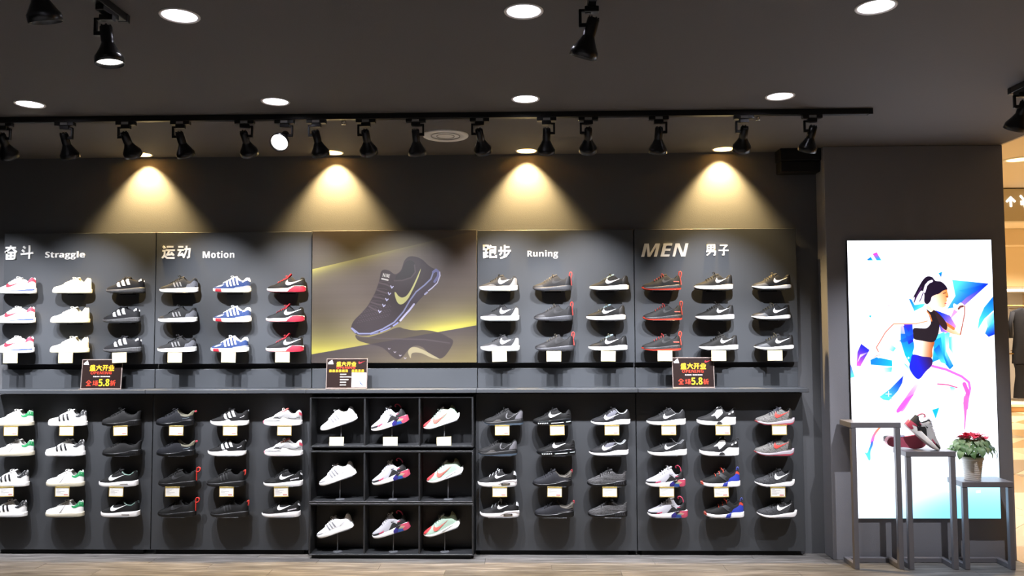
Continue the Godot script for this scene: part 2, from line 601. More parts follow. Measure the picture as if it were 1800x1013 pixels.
func build_mall() -> void:
	var cream := paint("efe0c4", 0.7)
	var X1 := 11.5
	var Z0 := -13.0
	var fl := Node3D.new()
	fl.name = "floor_mall"
	fl.set_meta("kind", "structure")
	add_child(fl)
	block("subfloor", Vector3(PILLAR_X1, -0.2, Z0), Vector3(X1, -0.012, 9.2), M("b89a6c", 0.6), fl, 0.0)
	block("tile_field", Vector3(PILLAR_X1, -0.012, 0.8), Vector3(X1, 0.0, 9.2), M("d9c49a", 0.22), fl, 0.0)
	# large stone tiles, each cut along its diagonal into a light and a dark half
	var tones := [M("efe3c8", 0.2), M("c9a878", 0.2), M("e2d3b4", 0.2), M("b3a083", 0.2)]
	for i in 8:
		for j in 11:
			var x := PILLAR_X1 + i * 1.0
			var z := 0.8 - (j + 1) * 1.0
			if x > X1 - 0.6:
				continue
			for half in 2:
				var t := begin(false)
				var q := PackedVector2Array([Vector2(x + 0.003, -z - 0.997), Vector2(x + 0.997, -z - 0.997), Vector2(x + 0.997, -z - 0.003)]) if half == 0 else PackedVector2Array([Vector2(x + 0.003, -z - 0.992), Vector2(x + 0.992, -z - 0.003), Vector2(x + 0.003, -z - 0.003)])
				plate(t, q, -0.012, 0.0)
				var o := obj("tile", t, tones[(i * 3 + j * 2 + half * (1 + (i + j) % 3)) % 4], fl)
				o.rotation.x = -PI / 2
	var st := begin(false)
	box(st, Vector3(PILLAR_X1, 3.3, Z0), Vector3(X1, 3.5, 9.2))
	structure("ceiling_mall", st, cream)
	st = begin(false)
	box(st, Vector3(PILLAR_X1 - 0.02, H, 0.0), Vector3(PILLAR_X1, 3.5, 9.2))
	structure("trim_1", st, cream)
	st = begin(false)
	box(st, Vector3(X1, -0.2, Z0), Vector3(X1 + 0.2, 3.6, 9.2))
	structure("wall_right", st, cream)
	st = begin(false)
	box(st, Vector3(PILLAR_X1 - 0.2, -0.2, Z0), Vector3(PILLAR_X1, 3.6, 0.0))
	structure("wall_corridor", st, cream)
	# bulkheads that step down towards the shop opposite
	for b in [[-7.4, 3.02], [-9.7, 2.45]]:
		st = begin(false)
		box(st, Vector3(PILLAR_X1, b[1], b[0] - 0.2), Vector3(X1, 3.3, b[0]), 0.01)
		structure("trim_2", st, paint("ead6b2", 0.7))
	st = begin(false)
	box(st, Vector3(PILLAR_X1, 0.0, Z0), Vector3(X1, 3.3, Z0 + 0.15))
	structure("wall_far", st, paint("e9e4dc", 0.7))
	st = begin(false)
	box(st, Vector3(PILLAR_X1, 2.45, Z0), Vector3(X1, 2.6, -9.9))
	structure("ceiling_far", st, paint("ece6da", 0.7))
	# ceiling lamps of the corridor; the last two, out of view, light the mall
	for d in [[4.79, -1.83, "round mall ceiling downlight beyond the pillar, in front of the hanging sign", 6.0], [7.6, -4.6, "round mall ceiling downlight out of view behind the hanging sign", 14.0], [9.3, -8.2, "round mall ceiling downlight out of view before the clothes shop", 12.0]]:
		var o := thing("mall_downlight", d[2], "downlight", Vector3(d[0], 3.3, d[1]), "mall corridor downlights")
		st = begin()
		lathe(st, [[0.11, -0.002], [0.115, -0.012], [0.135, -0.01], [0.14, 0.0]], 24)
		obj("trim_ring", st, M("efe9dc", 0.5), o)
		st = begin()
		lathe(st, [[0.0, -0.004], [0.11, -0.004]], 24)
		obj("diffuser", st, glow("ffdf9e", 3.0), o)
		var l := SpotLight3D.new()
		l.name = "lamp"
		l.light_color = Color("ffe9c8")
		l.light_energy = d[3]
		l.spot_range = 14.0
		l.spot_attenuation = 2.0
		l.spot_angle = 72.0
		l.spot_angle_attenuation = 0.7
		l.light_size = 0.1
		l.shadow_enabled = true
		l.position = Vector3(0, -0.03, 0)
		l.rotation = Vector3(-PI / 2, 0, 0)
		o.add_child(l)
	# hanging direction sign
	var sg := thing("hanging_sign", "beige hanging sign with a white arrow in the mall corridor", "sign", Vector3(5.4, 2.9, -3.5))
	block("panel", Vector3(0, 0, -0.06), Vector3(1.9, 0.385, 0.06), M("d9cba8", 0.5), sg, 0.006)
	var w := glow("ffffff", 1.6)
	st = begin(false)
	plate(st, PackedVector2Array([Vector2(0.251, 0.173), Vector2(0.273, 0.173), Vector2(0.273, 0.255), Vector2(0.304, 0.224), Vector2(0.320, 0.239), Vector2(0.262, 0.297), Vector2(0.204, 0.239), Vector2(0.220, 0.224), Vector2(0.251, 0.255)]), 0.06, 0.066)
	obj("arrow", st, w, sg)
	st = begin(false)
	for seg in [[0.380, 0.297, 0.425, 0.241], [0.470, 0.297, 0.425, 0.241], [0.425, 0.241, 0.425, 0.173], [0.386, 0.232, 0.464, 0.232], [0.386, 0.204, 0.464, 0.204]]:
		for poly in Geometry2D.offset_polyline(PackedVector2Array([Vector2(seg[0], seg[1]), Vector2(seg[2], seg[3])]), 0.01):
			plate(st, poly, 0.06, 0.066)
	obj("currency_symbol", st, w, sg)
	for x in [0.2, 1.7]:
		st = begin()
		tube(st, [Vector3(x, 0.385, 0), Vector3(x, 0.4, 0)], 0.01)
		obj("hanger_rod", st, M("9a9a9a", 0.3, 1.0), sg)
	# the clothes shop opposite: two rails of dark clothes, a strip lamp, a low plinth
	var strip := thing("strip_light", "white strip light along the top of the clothes shop", "light", Vector3(7.4, 2.38, -10.35))
	block("diffuser", Vector3(0, 0, 0), Vector3(3.8, 0.05, 0.08), glow("fff6ea", 3.0), strip, 0.008)
	block("housing", Vector3(0, 0.05, -0.01), Vector3(3.8, 0.07, 0.09), M("d8d4cc", 0.5), strip, 0.003)
	var al := AreaLight3D.new()
	al.name = "lamp"
	al.light_color = Color("fff3e2")
	al.light_energy = 7.0
	al.area_size = Vector2(3.6, 0.08)
	al.area_range = 14.0
	al.shadow_enabled = true
	al.position = Vector3(1.9, -0.012, 0.04)
	al.rotation = Vector3(-PI / 2, 0, 0)
	strip.add_child(al)
	var pl := thing("display_plinth", "low cream plinth under the clothes rails in the shop opposite", "plinth", Vector3(7.6, 0.0, -10.9))
	block("body", Vector3(0, 0, 0), Vector3(3.6, 0.1, 1.0), M("b98a55", 0.5), pl, 0.01)
	block("top", Vector3(-0.02, 0.1, -0.02), Vector3(3.62, 0.16, 1.02), M("efe6d4", 0.4), pl, 0.01)
	for rail in [[2.1, "upper", 1.18], [1.12, "lower", 0.9]]:
		var rl := thing("clothes_rail", "brass %s clothes rail in the shop opposite" % rail[1], "rail", Vector3(7.7, rail[0], -10.5))
		st = begin()
		tube(st, [Vector3(0, 0, 0), Vector3(3.5, 0, 0)], 0.014, 8)
		obj("bar", st, M("b08a4a", 0.3, 0.9), rl)
		for x in [0.02, 1.0, 3.48]:
			st = begin()
			tube(st, [Vector3(x, 0, 0), Vector3(x, 0, -0.6), Vector3(x, 0.0, -2.34)], 0.01, 6)
			obj("bracket", st, M("b08a4a", 0.3, 0.9), rl)
		for k in 4:
			var len: float = rail[2]
			var g := thing("hanging_garment", "%s dark garment on the %s rail of the clothes shop" % [["first", "second", "third", "fourth"][k], rail[1]], "garment", Vector3(8.9 + k * 0.56, rail[0], -10.5), "dark clothes in the shop opposite")
			garment(g, len, ["15151c", "0b0b0c", "101016", "0d0d0f"][k])
	var kc := thing("key_tag", "small gold tag dangling from a dark garment on the lower rail", "tag", Vector3(9.5, 0.98, -10.425))
	st = begin()
	tube(st, [Vector3(0, 0.08, 0), Vector3(0, 0, 0)], 0.004)
	obj("cord", st, M("c9a24e", 0.4), kc)
	st = begin()
	lathe(st, [[0.0, -0.1], [0.03, -0.08], [0.022, -0.05], [0.034, -0.03], [0.0, 0.0]], 10)
	obj("charm", st, M("d9b45a", 0.35, 0.6), kc)

func garment(g: Node3D, len: float, hex: String) -> void:
	var st := begin()
	var rows := []
	var prof := [[0.03, -0.05], [0.08, -0.07], [0.19, -0.11], [0.2, -0.16], [0.165, -0.3], [0.16, -0.5 * len], [0.19, -0.8 * len], [0.2, -len]]
	for p in prof:
		var row := PackedVector3Array()
		for k in 17:
			var a := TAU * (k % 16) / 16.0
			var fold := 1.0 + 0.12 * sin(a * 6.0) * smoothstep(0.3, 1.0, -p[1])
			row.append(Vector3(p[0] * cos(a) * fold, p[1], 0.05 * sin(a) * fold * (1.0 + 0.6 * smoothstep(0.2, 1.0, -p[1]))))
		rows.append(row)
	sheet(st, rows, false)
	obj("body", st, M(hex, 0.9), g)
	if len > 1.0:
		for s in [-1.0, 1.0]:
			st = begin()
			tube(st, [Vector3(0.17 * s, -0.13, 0), Vector3(0.23 * s, -0.35, 0.02), Vector3(0.245 * s, -0.66, 0.03)], 0.045, 8)
			obj("sleeve", st, M(hex, 0.9), g)
	st = begin()
	tube(st, [Vector3(0, -0.06, 0), Vector3(0, 0.0, 0.0), Vector3(0.015, 0.022, 0), Vector3(0.03, 0.008, 0)], 0.004, 5)
	obj("hanger_hook", st, M("c0c0c0", 0.3, 1.0), g)

# ------------------------------------------------------------------ display boards, ledges, poster

const BX := [-3.99, -2.821, -1.636, -0.394, 0.776, 1.978]    # the seams between the upper boards
const BOARD := ["Straggle", "Motion", "", "Runing", "MEN"]
const ROWS_UP := [1.937, 1.717, 1.496]
const ROWS_LOW := [0.958, 0.738, 0.516, 0.296]

func build_boards() -> void:
	var face := M("3f4246", 0.5)
	var low := M("3c3e41", 0.5)
	var white := M("f2f2ee", 0.5)
	for b in 5:
		var x0: float = BX[b] + 0.003
		var x1: float = BX[b + 1] - 0.003
		if b == 2:
			var p := thing("shoe_poster", "large poster of a dark running shoe tipping over a yellow slope", "poster", Vector3(x0, 1.408, 0.0))
			block("backing_board", Vector3(0, 0, 0.0), Vector3(x1 - x0, 0.992, 0.076), M("4a4742", 0.6), p, 0.002)
			var q := QuadMesh.new()
			q.size = Vector2(x1 - x0 - 0.004, 0.988)
			put("print", q, shoe_print(), p, Vector3((x1 - x0) / 2.0, 0.496, 0.0775))
		else:
			var o := thing("display_board", "dark grey upper display board headed %s with three rows of shoes" % BOARD[b], "board", Vector3(0, 0, 0), "upper shoe display boards")
			var pn := block("panel", Vector3(x0, 1.405, 0.02), Vector3(x1, 2.396, 0.07), face, o, 0.002)
			block("batten", Vector3(x0 + 0.03, 1.43, 0.0), Vector3(x1 - 0.03, 2.37, 0.02), M("1c1c1d", 0.8), o, 0.0)
			var zz := 0.0702
			match b:
				0:
					character("character", "fen", -3.985, 2.2, 0.11, zz, 0.008, white, pn)
					character("character", "dou", -3.86, 2.2, 0.11, zz, 0.008, white, pn)
					words("Straggle", -3.667, -3.365, 2.196, 0.062, zz, 0.006, white, pn)
				1:
					character("character", "yun", -2.777, 2.195, 0.106, zz, 0.008, white, pn)
					character("character", "dong", -2.66, 2.195, 0.106, zz, 0.008, white, pn)
					words("Motion", -2.463, -2.223, 2.2, 0.054, zz, 0.006, white, pn)
				3:
					character("character", "pao", -0.352, 2.183, 0.106, zz, 0.008, white, pn)
					character("character", "bu", -0.24, 2.183, 0.106, zz, 0.008, white, pn)
					words("Runing", -0.018, 0.211, 2.181, 0.063, zz, 0.006, white, pn)
				4:
					words("MEN", 0.829, 1.155, 2.19, 0.098, zz, 0.008, white, pn, 0.25)
					character("character", "nan", 1.303, 2.195, 0.084, zz, 0.008, white, pn)
					character("character", "zi", 1.396, 2.195, 0.084, zz, 0.008, white, pn)
			brackets(o, b, ROWS_UP)
			var d := thing("display_board", "dark grey lower display board beneath the %s board with four rows of shoes" % BOARD[b], "board", Vector3.ZERO, "lower shoe display boards")
			var lx1 := x1 if b < 4 else 1.995
			if b == 1:
				lx1 = -1.622
			var lx0 := x0 if b != 3 else -0.406
			block("panel", Vector3(lx0, 0.034, 0.02), Vector3(lx1, 1.18, 0.07), low, d, 0.002)
			block("batten", Vector3(lx0 + 0.03, 0.0, 0.0), Vector3(lx1 - 0.06, 1.15, 0.05), M("141313", 0.8), d, 0.0)
			brackets(d, b, ROWS_LOW)
		# the strip of board behind the ledge, and the ledge
		var lg := thing("ledge_shelf", "narrow dark grey ledge below the %s" % ("shoe poster" if b == 2 else BOARD[b] + " board"), "shelf", Vector3.ZERO, "ledges under the upper boards")
		block("back_strip", Vector3(x0, 1.222, 0.0), Vector3(x1, 1.366, 0.05), face, lg, 0.002)
		block("shelf_board", Vector3(x0 - 0.002, 1.194, 0.0), Vector3((x1 if b < 4 else 2.0) + 0.002, 1.222, 0.2), face, lg, 0.0025)

func brackets(board: Node3D, b: int, rows: Array) -> void:
	# thin acrylic shelves that carry the shoes
	var st := begin(false)
	box(st, Vector3(-0.085, -0.004, 0.0), Vector3(0.085, -0.0006, 0.105), 0.001)
	box(st, Vector3(-0.06, -0.012, 0.0), Vector3(0.06, -0.004, 0.003), 0.0005)
	var m := mesh_of(st)
	for y in rows:
		for c in 3:
			put("shoe_shelf", m, M("2f3033", 0.25), board, Vector3(column_x(b, c), y, 0.07))

func column_x(b: int, c: int) -> float:
	return [[-3.842, -3.428, -3.028], [-2.614, -2.216, -1.817], [], [-0.226, 0.171, 0.567], [0.976, 1.365, 1.769]][b][c]

# ------------------------------------------------------------------ the stacked cubbies under the poster

const CUB_Y := [[0.8, 1.169], [0.402, 0.776], [0.025, 0.398]]

func build_cabinet() -> void:
	var m := M("27282a", 0.42)  # darker than the boards: shade inside the niches put into this colour
	var x0 := -1.612
	var x1 := -0.416
	var names := ["top", "middle", "bottom"]
	for k in 3:
		var y0: float = CUB_Y[k][0]
		var y1: float = CUB_Y[k][1]
		var o := thing("cubby_unit", "%s dark grey open cubby unit with three shoe niches under the poster" % names[k], "cubby unit", Vector3.ZERO, "stacked cubby units")
		if k == 2:
			o.set_meta("label", "bottom dark grey open cubby unit with three shoe niches, standing on the floor")
			block("plinth", Vector3(x0 + 0.02, 0.0, 0.01), Vector3(x1 - 0.02, 0.025, 0.165), M("121212", 0.7), o, 0.0)
		var t := 0.012
		block("top_panel", Vector3(x0, y1 - t, 0.0), Vector3(x1, y1, 0.18), m, o, 0.0015)
		block("bottom_panel", Vector3(x0, y0, 0.0), Vector3(x1, y0 + t, 0.18), m, o, 0.0015)
		block("side_panel", Vector3(x0, y0 + t, 0.0), Vector3(x0 + t, y1 - t, 0.18), m, o, 0.0015)
		block("side_panel", Vector3(x1 - t, y0 + t, 0.0), Vector3(x1, y1 - t, 0.18), m, o, 0.0015)
		for x in [-1.21, -0.81]:
			block("divider", Vector3(x - 0.006, y0 + t, 0.012), Vector3(x + 0.006, y1 - t, 0.176), m, o, 0.0015)
		block("back_panel", Vector3(x0 + t, y0 + t, 0.002), Vector3(x1 - t, y1 - t, 0.012), m, o, 0.0)
	for k in 2:
		block_thing("spacer_slat", "black gap strip between the %s" % ["top and middle cubby units", "middle and bottom cubby units"][k], "spacer", Vector3(x0 + 0.02, CUB_Y[k + 1][1], 0.0), Vector3(x1 - 0.02, CUB_Y[k][0], 0.15), M("0e0e0e", 0.8))
	block_thing("spacer_slat", "black gap strip between the top cubby unit and the ledge", "spacer", Vector3(x0 + 0.02, 1.169, 0.0), Vector3(x1 - 0.02, 1.194, 0.14), M("0e0e0e", 0.8))

func block_thing(called: String, label: String, category: String, lo: Vector3, hi: Vector3, mat: Material) -> void:
	var st := begin(false)
	box(st, lo, hi, 0.001)
	var o := obj(called, st, mat, self)
	tag(o, label, category)

# ------------------------------------------------------------------ track lighting

func build_tracks() -> void:
	var black := M("0f0f10", 0.35)
	var long := thing("light_track", "long black lighting track along the ceiling parallel to the display wall", "light track", Vector3(0, H, TRACK_Z))
	block("rail", Vector3(-5.0, -0.034, -0.018), Vector3(2.06, 0.0, 0.018), black, long, 0.002)
	block("end_cap", Vector3(2.06, -0.036, -0.02), Vector3(2.085, 0.0, 0.02), M("161617", 0.4), long, 0.002)
	var t2 := thing("light_track", "short black track end running out from the wall, over the Motion side", "light track", Vector3(-1.703, H, 2.76))
	block("rail", Vector3(-0.018, -0.034, 0), Vector3(0.018, 0.0, 2.2), black, t2, 0.002)
	block("end_cap", Vector3(-0.02, -0.036, -0.025), Vector3(0.02, 0.0, 0.0), M("161617", 0.4), t2, 0.002)
	var t3 := thing("light_track", "black lighting track on the ceiling beside the mall opening", "light track", Vector3(2.69, H, 1.58))
	block("rail", Vector3(-0.018, -0.034, 0), Vector3(0.018, 0.0, 2.4), black, t3, 0.002)
	block("end_cap", Vector3(-0.02, -0.036, -0.025), Vector3(0.02, 0.0, 0.0), M("161617", 0.4), t3, 0.002)
	var t4 := thing("light_track", "black lighting track on the ceiling out from the Runing board", "light track", Vector3(0.25, H, 2.93))
	block("rail", Vector3(-0.018, -0.034, 0), Vector3(0.018, 0.0, 2.0), black, t4, 0.002)
	block("end_cap", Vector3(-0.02, -0.036, -0.025), Vector3(0.02, 0.0, 0.0), M("161617", 0.4), t4, 0.002)
	# x, side of the bracket, sideways aim, lit towards the room? First three: out of view, light the Straggle board
	var row := [[-4.4, 1, 0.0, 0], [-4.03, -1, 0.05, 0], [-3.65, 1, 0.0, 0], [-3.276, 1, -0.1, 0], [-2.885, 1, 0.12, 0], [-2.502, -1, 0.1, 0], [-2.160, -1, 0.3, 0], [-1.759, 1, 0.05, 0], [-1.51, 1, 0.0, 1], [-1.313, -1, 0.28, 0], [-1.006, -1, 0.04, 0], [-0.697, 1, 0.05, 0], [-0.304, -1, 0.2, 0], [0.107, 1, -0.05, 0], [0.362, -1, 0.04, 0], [0.792, 1, 0.02, 0], [1.310, -1, 0.06, 0], [1.722, -1, -0.28, 0]]
	var which := ["unseen_eighteenth", "unseen_seventeenth", "unseen_sixteenth", "fifteenth", "fourteenth", "thirteenth", "twelfth", "eleventh", "", "ninth", "eighth", "seventh", "sixth", "fifth", "fourth", "third", "second", "first"]
	for k in row.size():
		var d = row[k]
		var label: String = "black track spotlight on the long track, %s from the pillar end" % which[k]
		if d[3] == 1:
			label = "black track spotlight on the long track, turned round and shining at the viewer"
		# every other lamp is turned to the lower boards
		var low: bool = d[0] in [-4.4, -3.65, -2.885, -2.16, -1.313, -0.697, 0.107, 0.792, 1.722]
		var aim := Vector3(d[2], -1.2, -1.08).normalized() if not low else Vector3(d[2], -2.05, -1.06).normalized()
		if d[3] == 1:
			aim = Vector3(0.0, -0.55, 0.85).normalized()
		spotlight(Vector3(d[0], H - 0.034, TRACK_Z), d[1], aim, label, 0.4 if d[3] == 1 else (6.2 if low else 3.3), true, false, 24.0 if low else 29.0)
	spotlight(Vector3(-1.703, H - 0.034, 2.88), -1, Vector3(0.14, -1.0, 0.02).normalized(), "black track spotlight with a glowing face, hanging near the short track's end", 1.5, true, true)
	spotlight(Vector3(-1.703, H - 0.034, 3.34), -1, Vector3(0.12, -0.95, -0.28).normalized(), "black track spotlight cut by the top of the frame, beside the glowing one", 1.5, true, true)
	spotlight(Vector3(0.25, H - 0.034, 2.9), -1, Vector3(-0.27, -0.93, -0.25).normalized(), "black track spotlight hanging alone out in front of the Runing board", 1.5, true, true)
	spotlight(Vector3(2.69, H - 0.034, 1.66), -1, Vector3(-0.12, -1.0, -0.6).normalized(), "black track spotlight beside the mall opening, above the light box's pillar", 3.4, true, true, 34.0)

func spotlight(at: Vector3, side: int, aim: Vector3, label: String, power: float, on: bool, along_z: bool, cone := 25.0) -> void:
	var black := M("0b0b0c", 0.3)
	var o := thing("track_spotlight", label, "spotlight", at, "black track spotlights")
	if along_z:
		block("adapter", Vector3(-0.017, -0.022, -0.06), Vector3(0.017, 0.0, 0.06), black, o, 0.002)
	else:
		block("adapter", Vector3(-0.06, -0.022, -0.017), Vector3(0.06, 0.0, 0.017), black, o, 0.002)
		block("rating_label", Vector3(-0.022, -0.019, 0.0165), Vector3(0.022, -0.004, 0.0178), M("8f8f8c", 0.6), o, 0.0)
	# bent bracket: down, out, down again to the pivot
	var s := float(side)
	var st := begin(false)
	box(st, Vector3(-0.028, -0.045, -0.014), Vector3(0.028, -0.022, 0.014), 0.002)
	box(st, Vector3(minf(0.0, s * 0.052), -0.045, -0.008), Vector3(maxf(0.0, s * 0.052), -0.033, 0.008), 0.002)
	box(st, Vector3(s * 0.046 - 0.006, -0.105, -0.008), Vector3(s * 0.046 + 0.006, -0.033, 0.008), 0.002)
	box(st, Vector3(minf(s * 0.02, s * 0.05), -0.107, -0.01), Vector3(maxf(s * 0.02, s * 0.05), -0.09, 0.01), 0.002)
	obj("bracket", st, black, o)
	var pivot := Vector3(0, -0.097, 0)
	var y := -aim          # the lamp's own axis: rear end up
	var x := Vector3(0, 0, 1).cross(y)
	x = x.normalized() if x.length() > 0.01 else Vector3(1, 0, 0)
	var z := x.cross(y).normalized()
	var xf := Transform3D(Basis(x, y, z), pivot)
	st = begin()
	lathe(st, [[0.0, 0.03], [0.019, 0.03], [0.024, 0.026], [0.0255, -0.032], [0.0235, -0.04], [0.026, -0.046], [0.034, -0.064], [0.05, -0.092], [0.0555, -0.1], [0.0565, -0.128], [0.0525, -0.128], [0.05, -0.112]], 22, xf)
	var sh := obj("shade", st, M("101011", 0.28), o)
	st = begin(false)
	for k in 6:      # cooling notches round the rear end
		var a := TAU * k / 6.0
		var c := Vector3(0.018 * cos(a), 0.031, 0.018 * sin(a))
		box(st, c - Vector3(0.003, 0.004, 0.003), c + Vector3(0.003, 0.003, 0.003), 0.0)
	var fins := obj("cooling_fins", st, black, o)
	fins.transform = xf
	st = begin()
	lathe(st, [[0.0, -0.1], [0.03, -0.104], [0.05, -0.112]], 22, xf)
	obj("lens", st, glow("fff8f0", 4.0 if on else 0.0), sh)
	if on:
		var l := SpotLight3D.new()
		l.name = "lamp"
		l.light_color = Color("f6f7ff")
		l.light_energy = power
		l.spot_range = 12.0
		l.spot_attenuation = 2.0
		l.spot_angle = cone
		l.spot_angle_attenuation = 1.0
		l.light_size = 0.012
		l.shadow_enabled = true
		l.transform = Transform3D(Basis(x, -z, y), xf * Vector3(0, -0.122, 0))
		o.add_child(l)

# ------------------------------------------------------------------ shoes
# A shoe lies along x, toe at t = 0 (towards -x), heel at t = 1; heights are fractions of its length.
# Curves: bot = underside, mid = where upper meets sole, top = upper edge (closed over the foot up to tc, open collar behind).

func lut(k: Array) -> PackedFloat32Array:
	var n := k.size() / 2
	var xs := PackedFloat32Array()
	var ys := PackedFloat32Array()
	for i in n:
		xs.append(k[2 * i])
		ys.append(k[2 * i + 1])
	var m := PackedFloat32Array()
	for i in n:
		if i == 0 or i == n - 1:
			var j := 0 if i == 0 else n - 2
			m.append((ys[j + 1] - ys[j]) / (xs[j + 1] - xs[j]))
		else:
			var a := (ys[i] - ys[i - 1]) / (xs[i] - xs[i - 1])
			var b := (ys[i + 1] - ys[i]) / (xs[i + 1] - xs[i])
			m.append(0.0 if a * b <= 0.0 else 2.0 * a * b / (a + b))
	var out := PackedFloat32Array()
	var s := 0
	for q in 201:
		var x := q / 200.0
		while s < n - 2 and x > xs[s + 1]:
			s += 1
		var h := xs[s + 1] - xs[s]
		var t := clampf((x - xs[s]) / h, 0.0, 1.0)
		out.append(ys[s] * (1.0 + 2.0 * t) * (1.0 - t) * (1.0 - t) + m[s] * h * t * (1.0 - t) * (1.0 - t) + ys[s + 1] * t * t * (3.0 - 2.0 * t) + m[s + 1] * h * t * t * (t - 1.0))
	return out

func ev(l: PackedFloat32Array, t: float) -> float:
	var q := clampf(t, 0.0, 1.0) * 200.0
	var i := mini(int(q), 199)
	return lerpf(l[i], l[i + 1], q - i)

const WID := [0.0, 0.0, 0.02, 0.062, 0.08, 0.118, 0.2, 0.158, 0.32, 0.168, 0.5, 0.138, 0.7, 0.118, 0.86, 0.112, 0.94, 0.088, 0.985, 0.045, 1.0, 0.0]
const PROFILES := {
	"run": {"bot": [0, 0.06, 0.06, 0.03, 0.16, 0.008, 0.3, 0, 0.85, 0, 0.95, 0.006, 1, 0.03], "mid": [0, 0.09, 0.1, 0.08, 0.3, 0.085, 0.6, 0.11, 0.85, 0.135, 1, 0.14], "top": [0, 0.1, 0.03, 0.13, 0.1, 0.165, 0.22, 0.205, 0.35, 0.275, 0.5, 0.36, 0.6, 0.395, 0.66, 0.345, 0.74, 0.29, 0.82, 0.285, 0.89, 0.345, 0.935, 0.375, 0.965, 0.355, 1, 0.25], "tc": 0.58, "tip": [0.63, 0.41], "lean": -0.012},
	"court": {"bot": [0, 0.03, 0.06, 0.012, 0.15, 0, 0.9, 0, 1, 0.008], "mid": [0, 0.09, 0.2, 0.086, 0.5, 0.095, 1, 0.105], "top": [0, 0.1, 0.03, 0.14, 0.1, 0.175, 0.2, 0.2, 0.3, 0.24, 0.45, 0.315, 0.58, 0.37, 0.64, 0.385, 0.7, 0.33, 0.77, 0.27, 0.83, 0.28, 0.89, 0.35, 0.935, 0.39, 0.965, 0.37, 1, 0.27], "tc": 0.62, "tip": [0.68, 0.41], "lean": -0.012},
	"flex": {"bot": [0, 0.05, 0.06, 0.022, 0.16, 0.004, 0.3, 0, 0.9, 0, 0.97, 0.01, 1, 0.03], "mid": [0, 0.09, 0.12, 0.075, 0.35, 0.07, 0.6, 0.09, 0.8, 0.14, 1, 0.15], "top": [0, 0.1, 0.03, 0.14, 0.1, 0.18, 0.22, 0.225, 0.35, 0.285, 0.48, 0.36, 0.55, 0.395, 0.61, 0.33, 0.7, 0.27, 0.8, 0.255, 0.88, 0.285, 0.95, 0.36, 1, 0.37], "tc": 0.54, "tip": [0.575, 0.42], "lean": 0.03},
	"peg": {"bot": [0, 0.085, 0.06, 0.05, 0.16, 0.015, 0.3, 0, 0.82, 0, 0.9, 0.012, 0.96, 0.055, 1, 0.135], "mid": [0, 0.11, 0.1, 0.085, 0.3, 0.06, 0.5, 0.075, 0.75, 0.115, 0.9, 0.13, 0.96, 0.15, 1, 0.17], "top": [0, 0.12, 0.03, 0.15, 0.1, 0.18, 0.25, 0.23, 0.4, 0.305, 0.55, 0.38, 0.63, 0.405, 0.68, 0.36, 0.76, 0.32, 0.84, 0.345, 0.9, 0.4, 0.925, 0.39, 0.95, 0.3, 1, 0.25], "tc": 0.62, "tip": [0.66, 0.425], "ue": 0.94, "lean": -0.035},
	"tall": {"bot": [0, 0.06, 0.06, 0.03, 0.16, 0.008, 0.3, 0, 0.92, 0, 1, 0.03], "mid": [0, 0.1, 0.1, 0.08, 0.3, 0.095, 0.56, 0.12, 0.62, 0.13, 0.85, 0.17, 1, 0.165], "top": [0, 0.11, 0.03, 0.15, 0.1, 0.185, 0.25, 0.25, 0.4, 0.345, 0.55, 0.44, 0.63, 0.465, 0.68, 0.37, 0.76, 0.29, 0.84, 0.3, 0.9, 0.36, 0.93, 0.365, 0.96, 0.3, 1, 0.25], "tc": 0.62, "tip": [0.66, 0.5], "ue": 0.955},
}

func surf(S: Dictionary, t: float, y: float, off := 0.0) -> Vector3:
	t = clampf(t, 0.0, 1.0)
	var m := ev(S.mid, t)
	var p: Vector3
	var n: Vector3
	if y < m:
		var b := ev(S.bot, t)
		var f := clampf((y - b) / maxf(m - b, 0.001), 0.0, 1.0)
		var w: float = ev(S.wid, t) * S.sw
		p = Vector3(t - 0.5, maxf(y, b), w * (0.97 + 0.06 * sin(f * PI)))
		n = Vector3(-(ev(S.wid, t + 0.01) - ev(S.wid, t - 0.01)) / 0.02, 0.0, 1.0).normalized()
	else:
		var ue: float = S.ue
		t = clampf(t, 0.012, ue)
		m = ev(S.mid, t)
		var q := (t - 0.012) / (ue - 0.012)
		var w := ev(S.wid, q) * 0.97
		var top := ev(S.top, t)
		var hv := top
		if t > S.tc:
			hv = top + (top - m) * 0.38 * smoothstep(S.tc, S.tc + 0.12, t)
		var sn := clampf((y - m) / maxf(hv - m, 0.001), 0.0, 1.0)
		var cs := sqrt(1.0 - sn * sn)
		var x := t - 0.5
		x += S.lean * smoothstep(0.72, 1.0, t) * pow(clampf((y - m) / 0.24, 0.0, 1.3), 1.6)
		p = Vector3(x, m + (hv - m) * sn, w * pow(cs, 0.72))
		n = Vector3(-cs * (ev(S.wid, q + 0.01) - ev(S.wid, q - 0.01)) / 0.02, sn, cs + 0.001).normalized()
	return (p + n * off) * LEN

func at_v(S: Dictionary, t: float, v: float, off := 0.0) -> Vector3:
	t = clampf(t, 0.012, S.ue)
	var m := ev(S.mid, t)
	return surf(S, t, lerpf(m, ev(S.top, t), clampf(v, 0.0, 1.0)) + 0.00001, off)

func stations(a: float, b: float, n: int) -> Array:
	var out := []
	for i in n + 1:
		var u := float(i) / n
		out.append(lerpf(a, b, lerpf(u, 0.5 - 0.5 * cos(PI * u), 0.8)))
	return out

func mirrored(rows: Array) -> Array:
	var out := []
	for r in rows:
		var q := PackedVector3Array()
		for p in r:
			q.append(Vector3(p.x, p.y, -p.z))
		out.append(q)
	return out

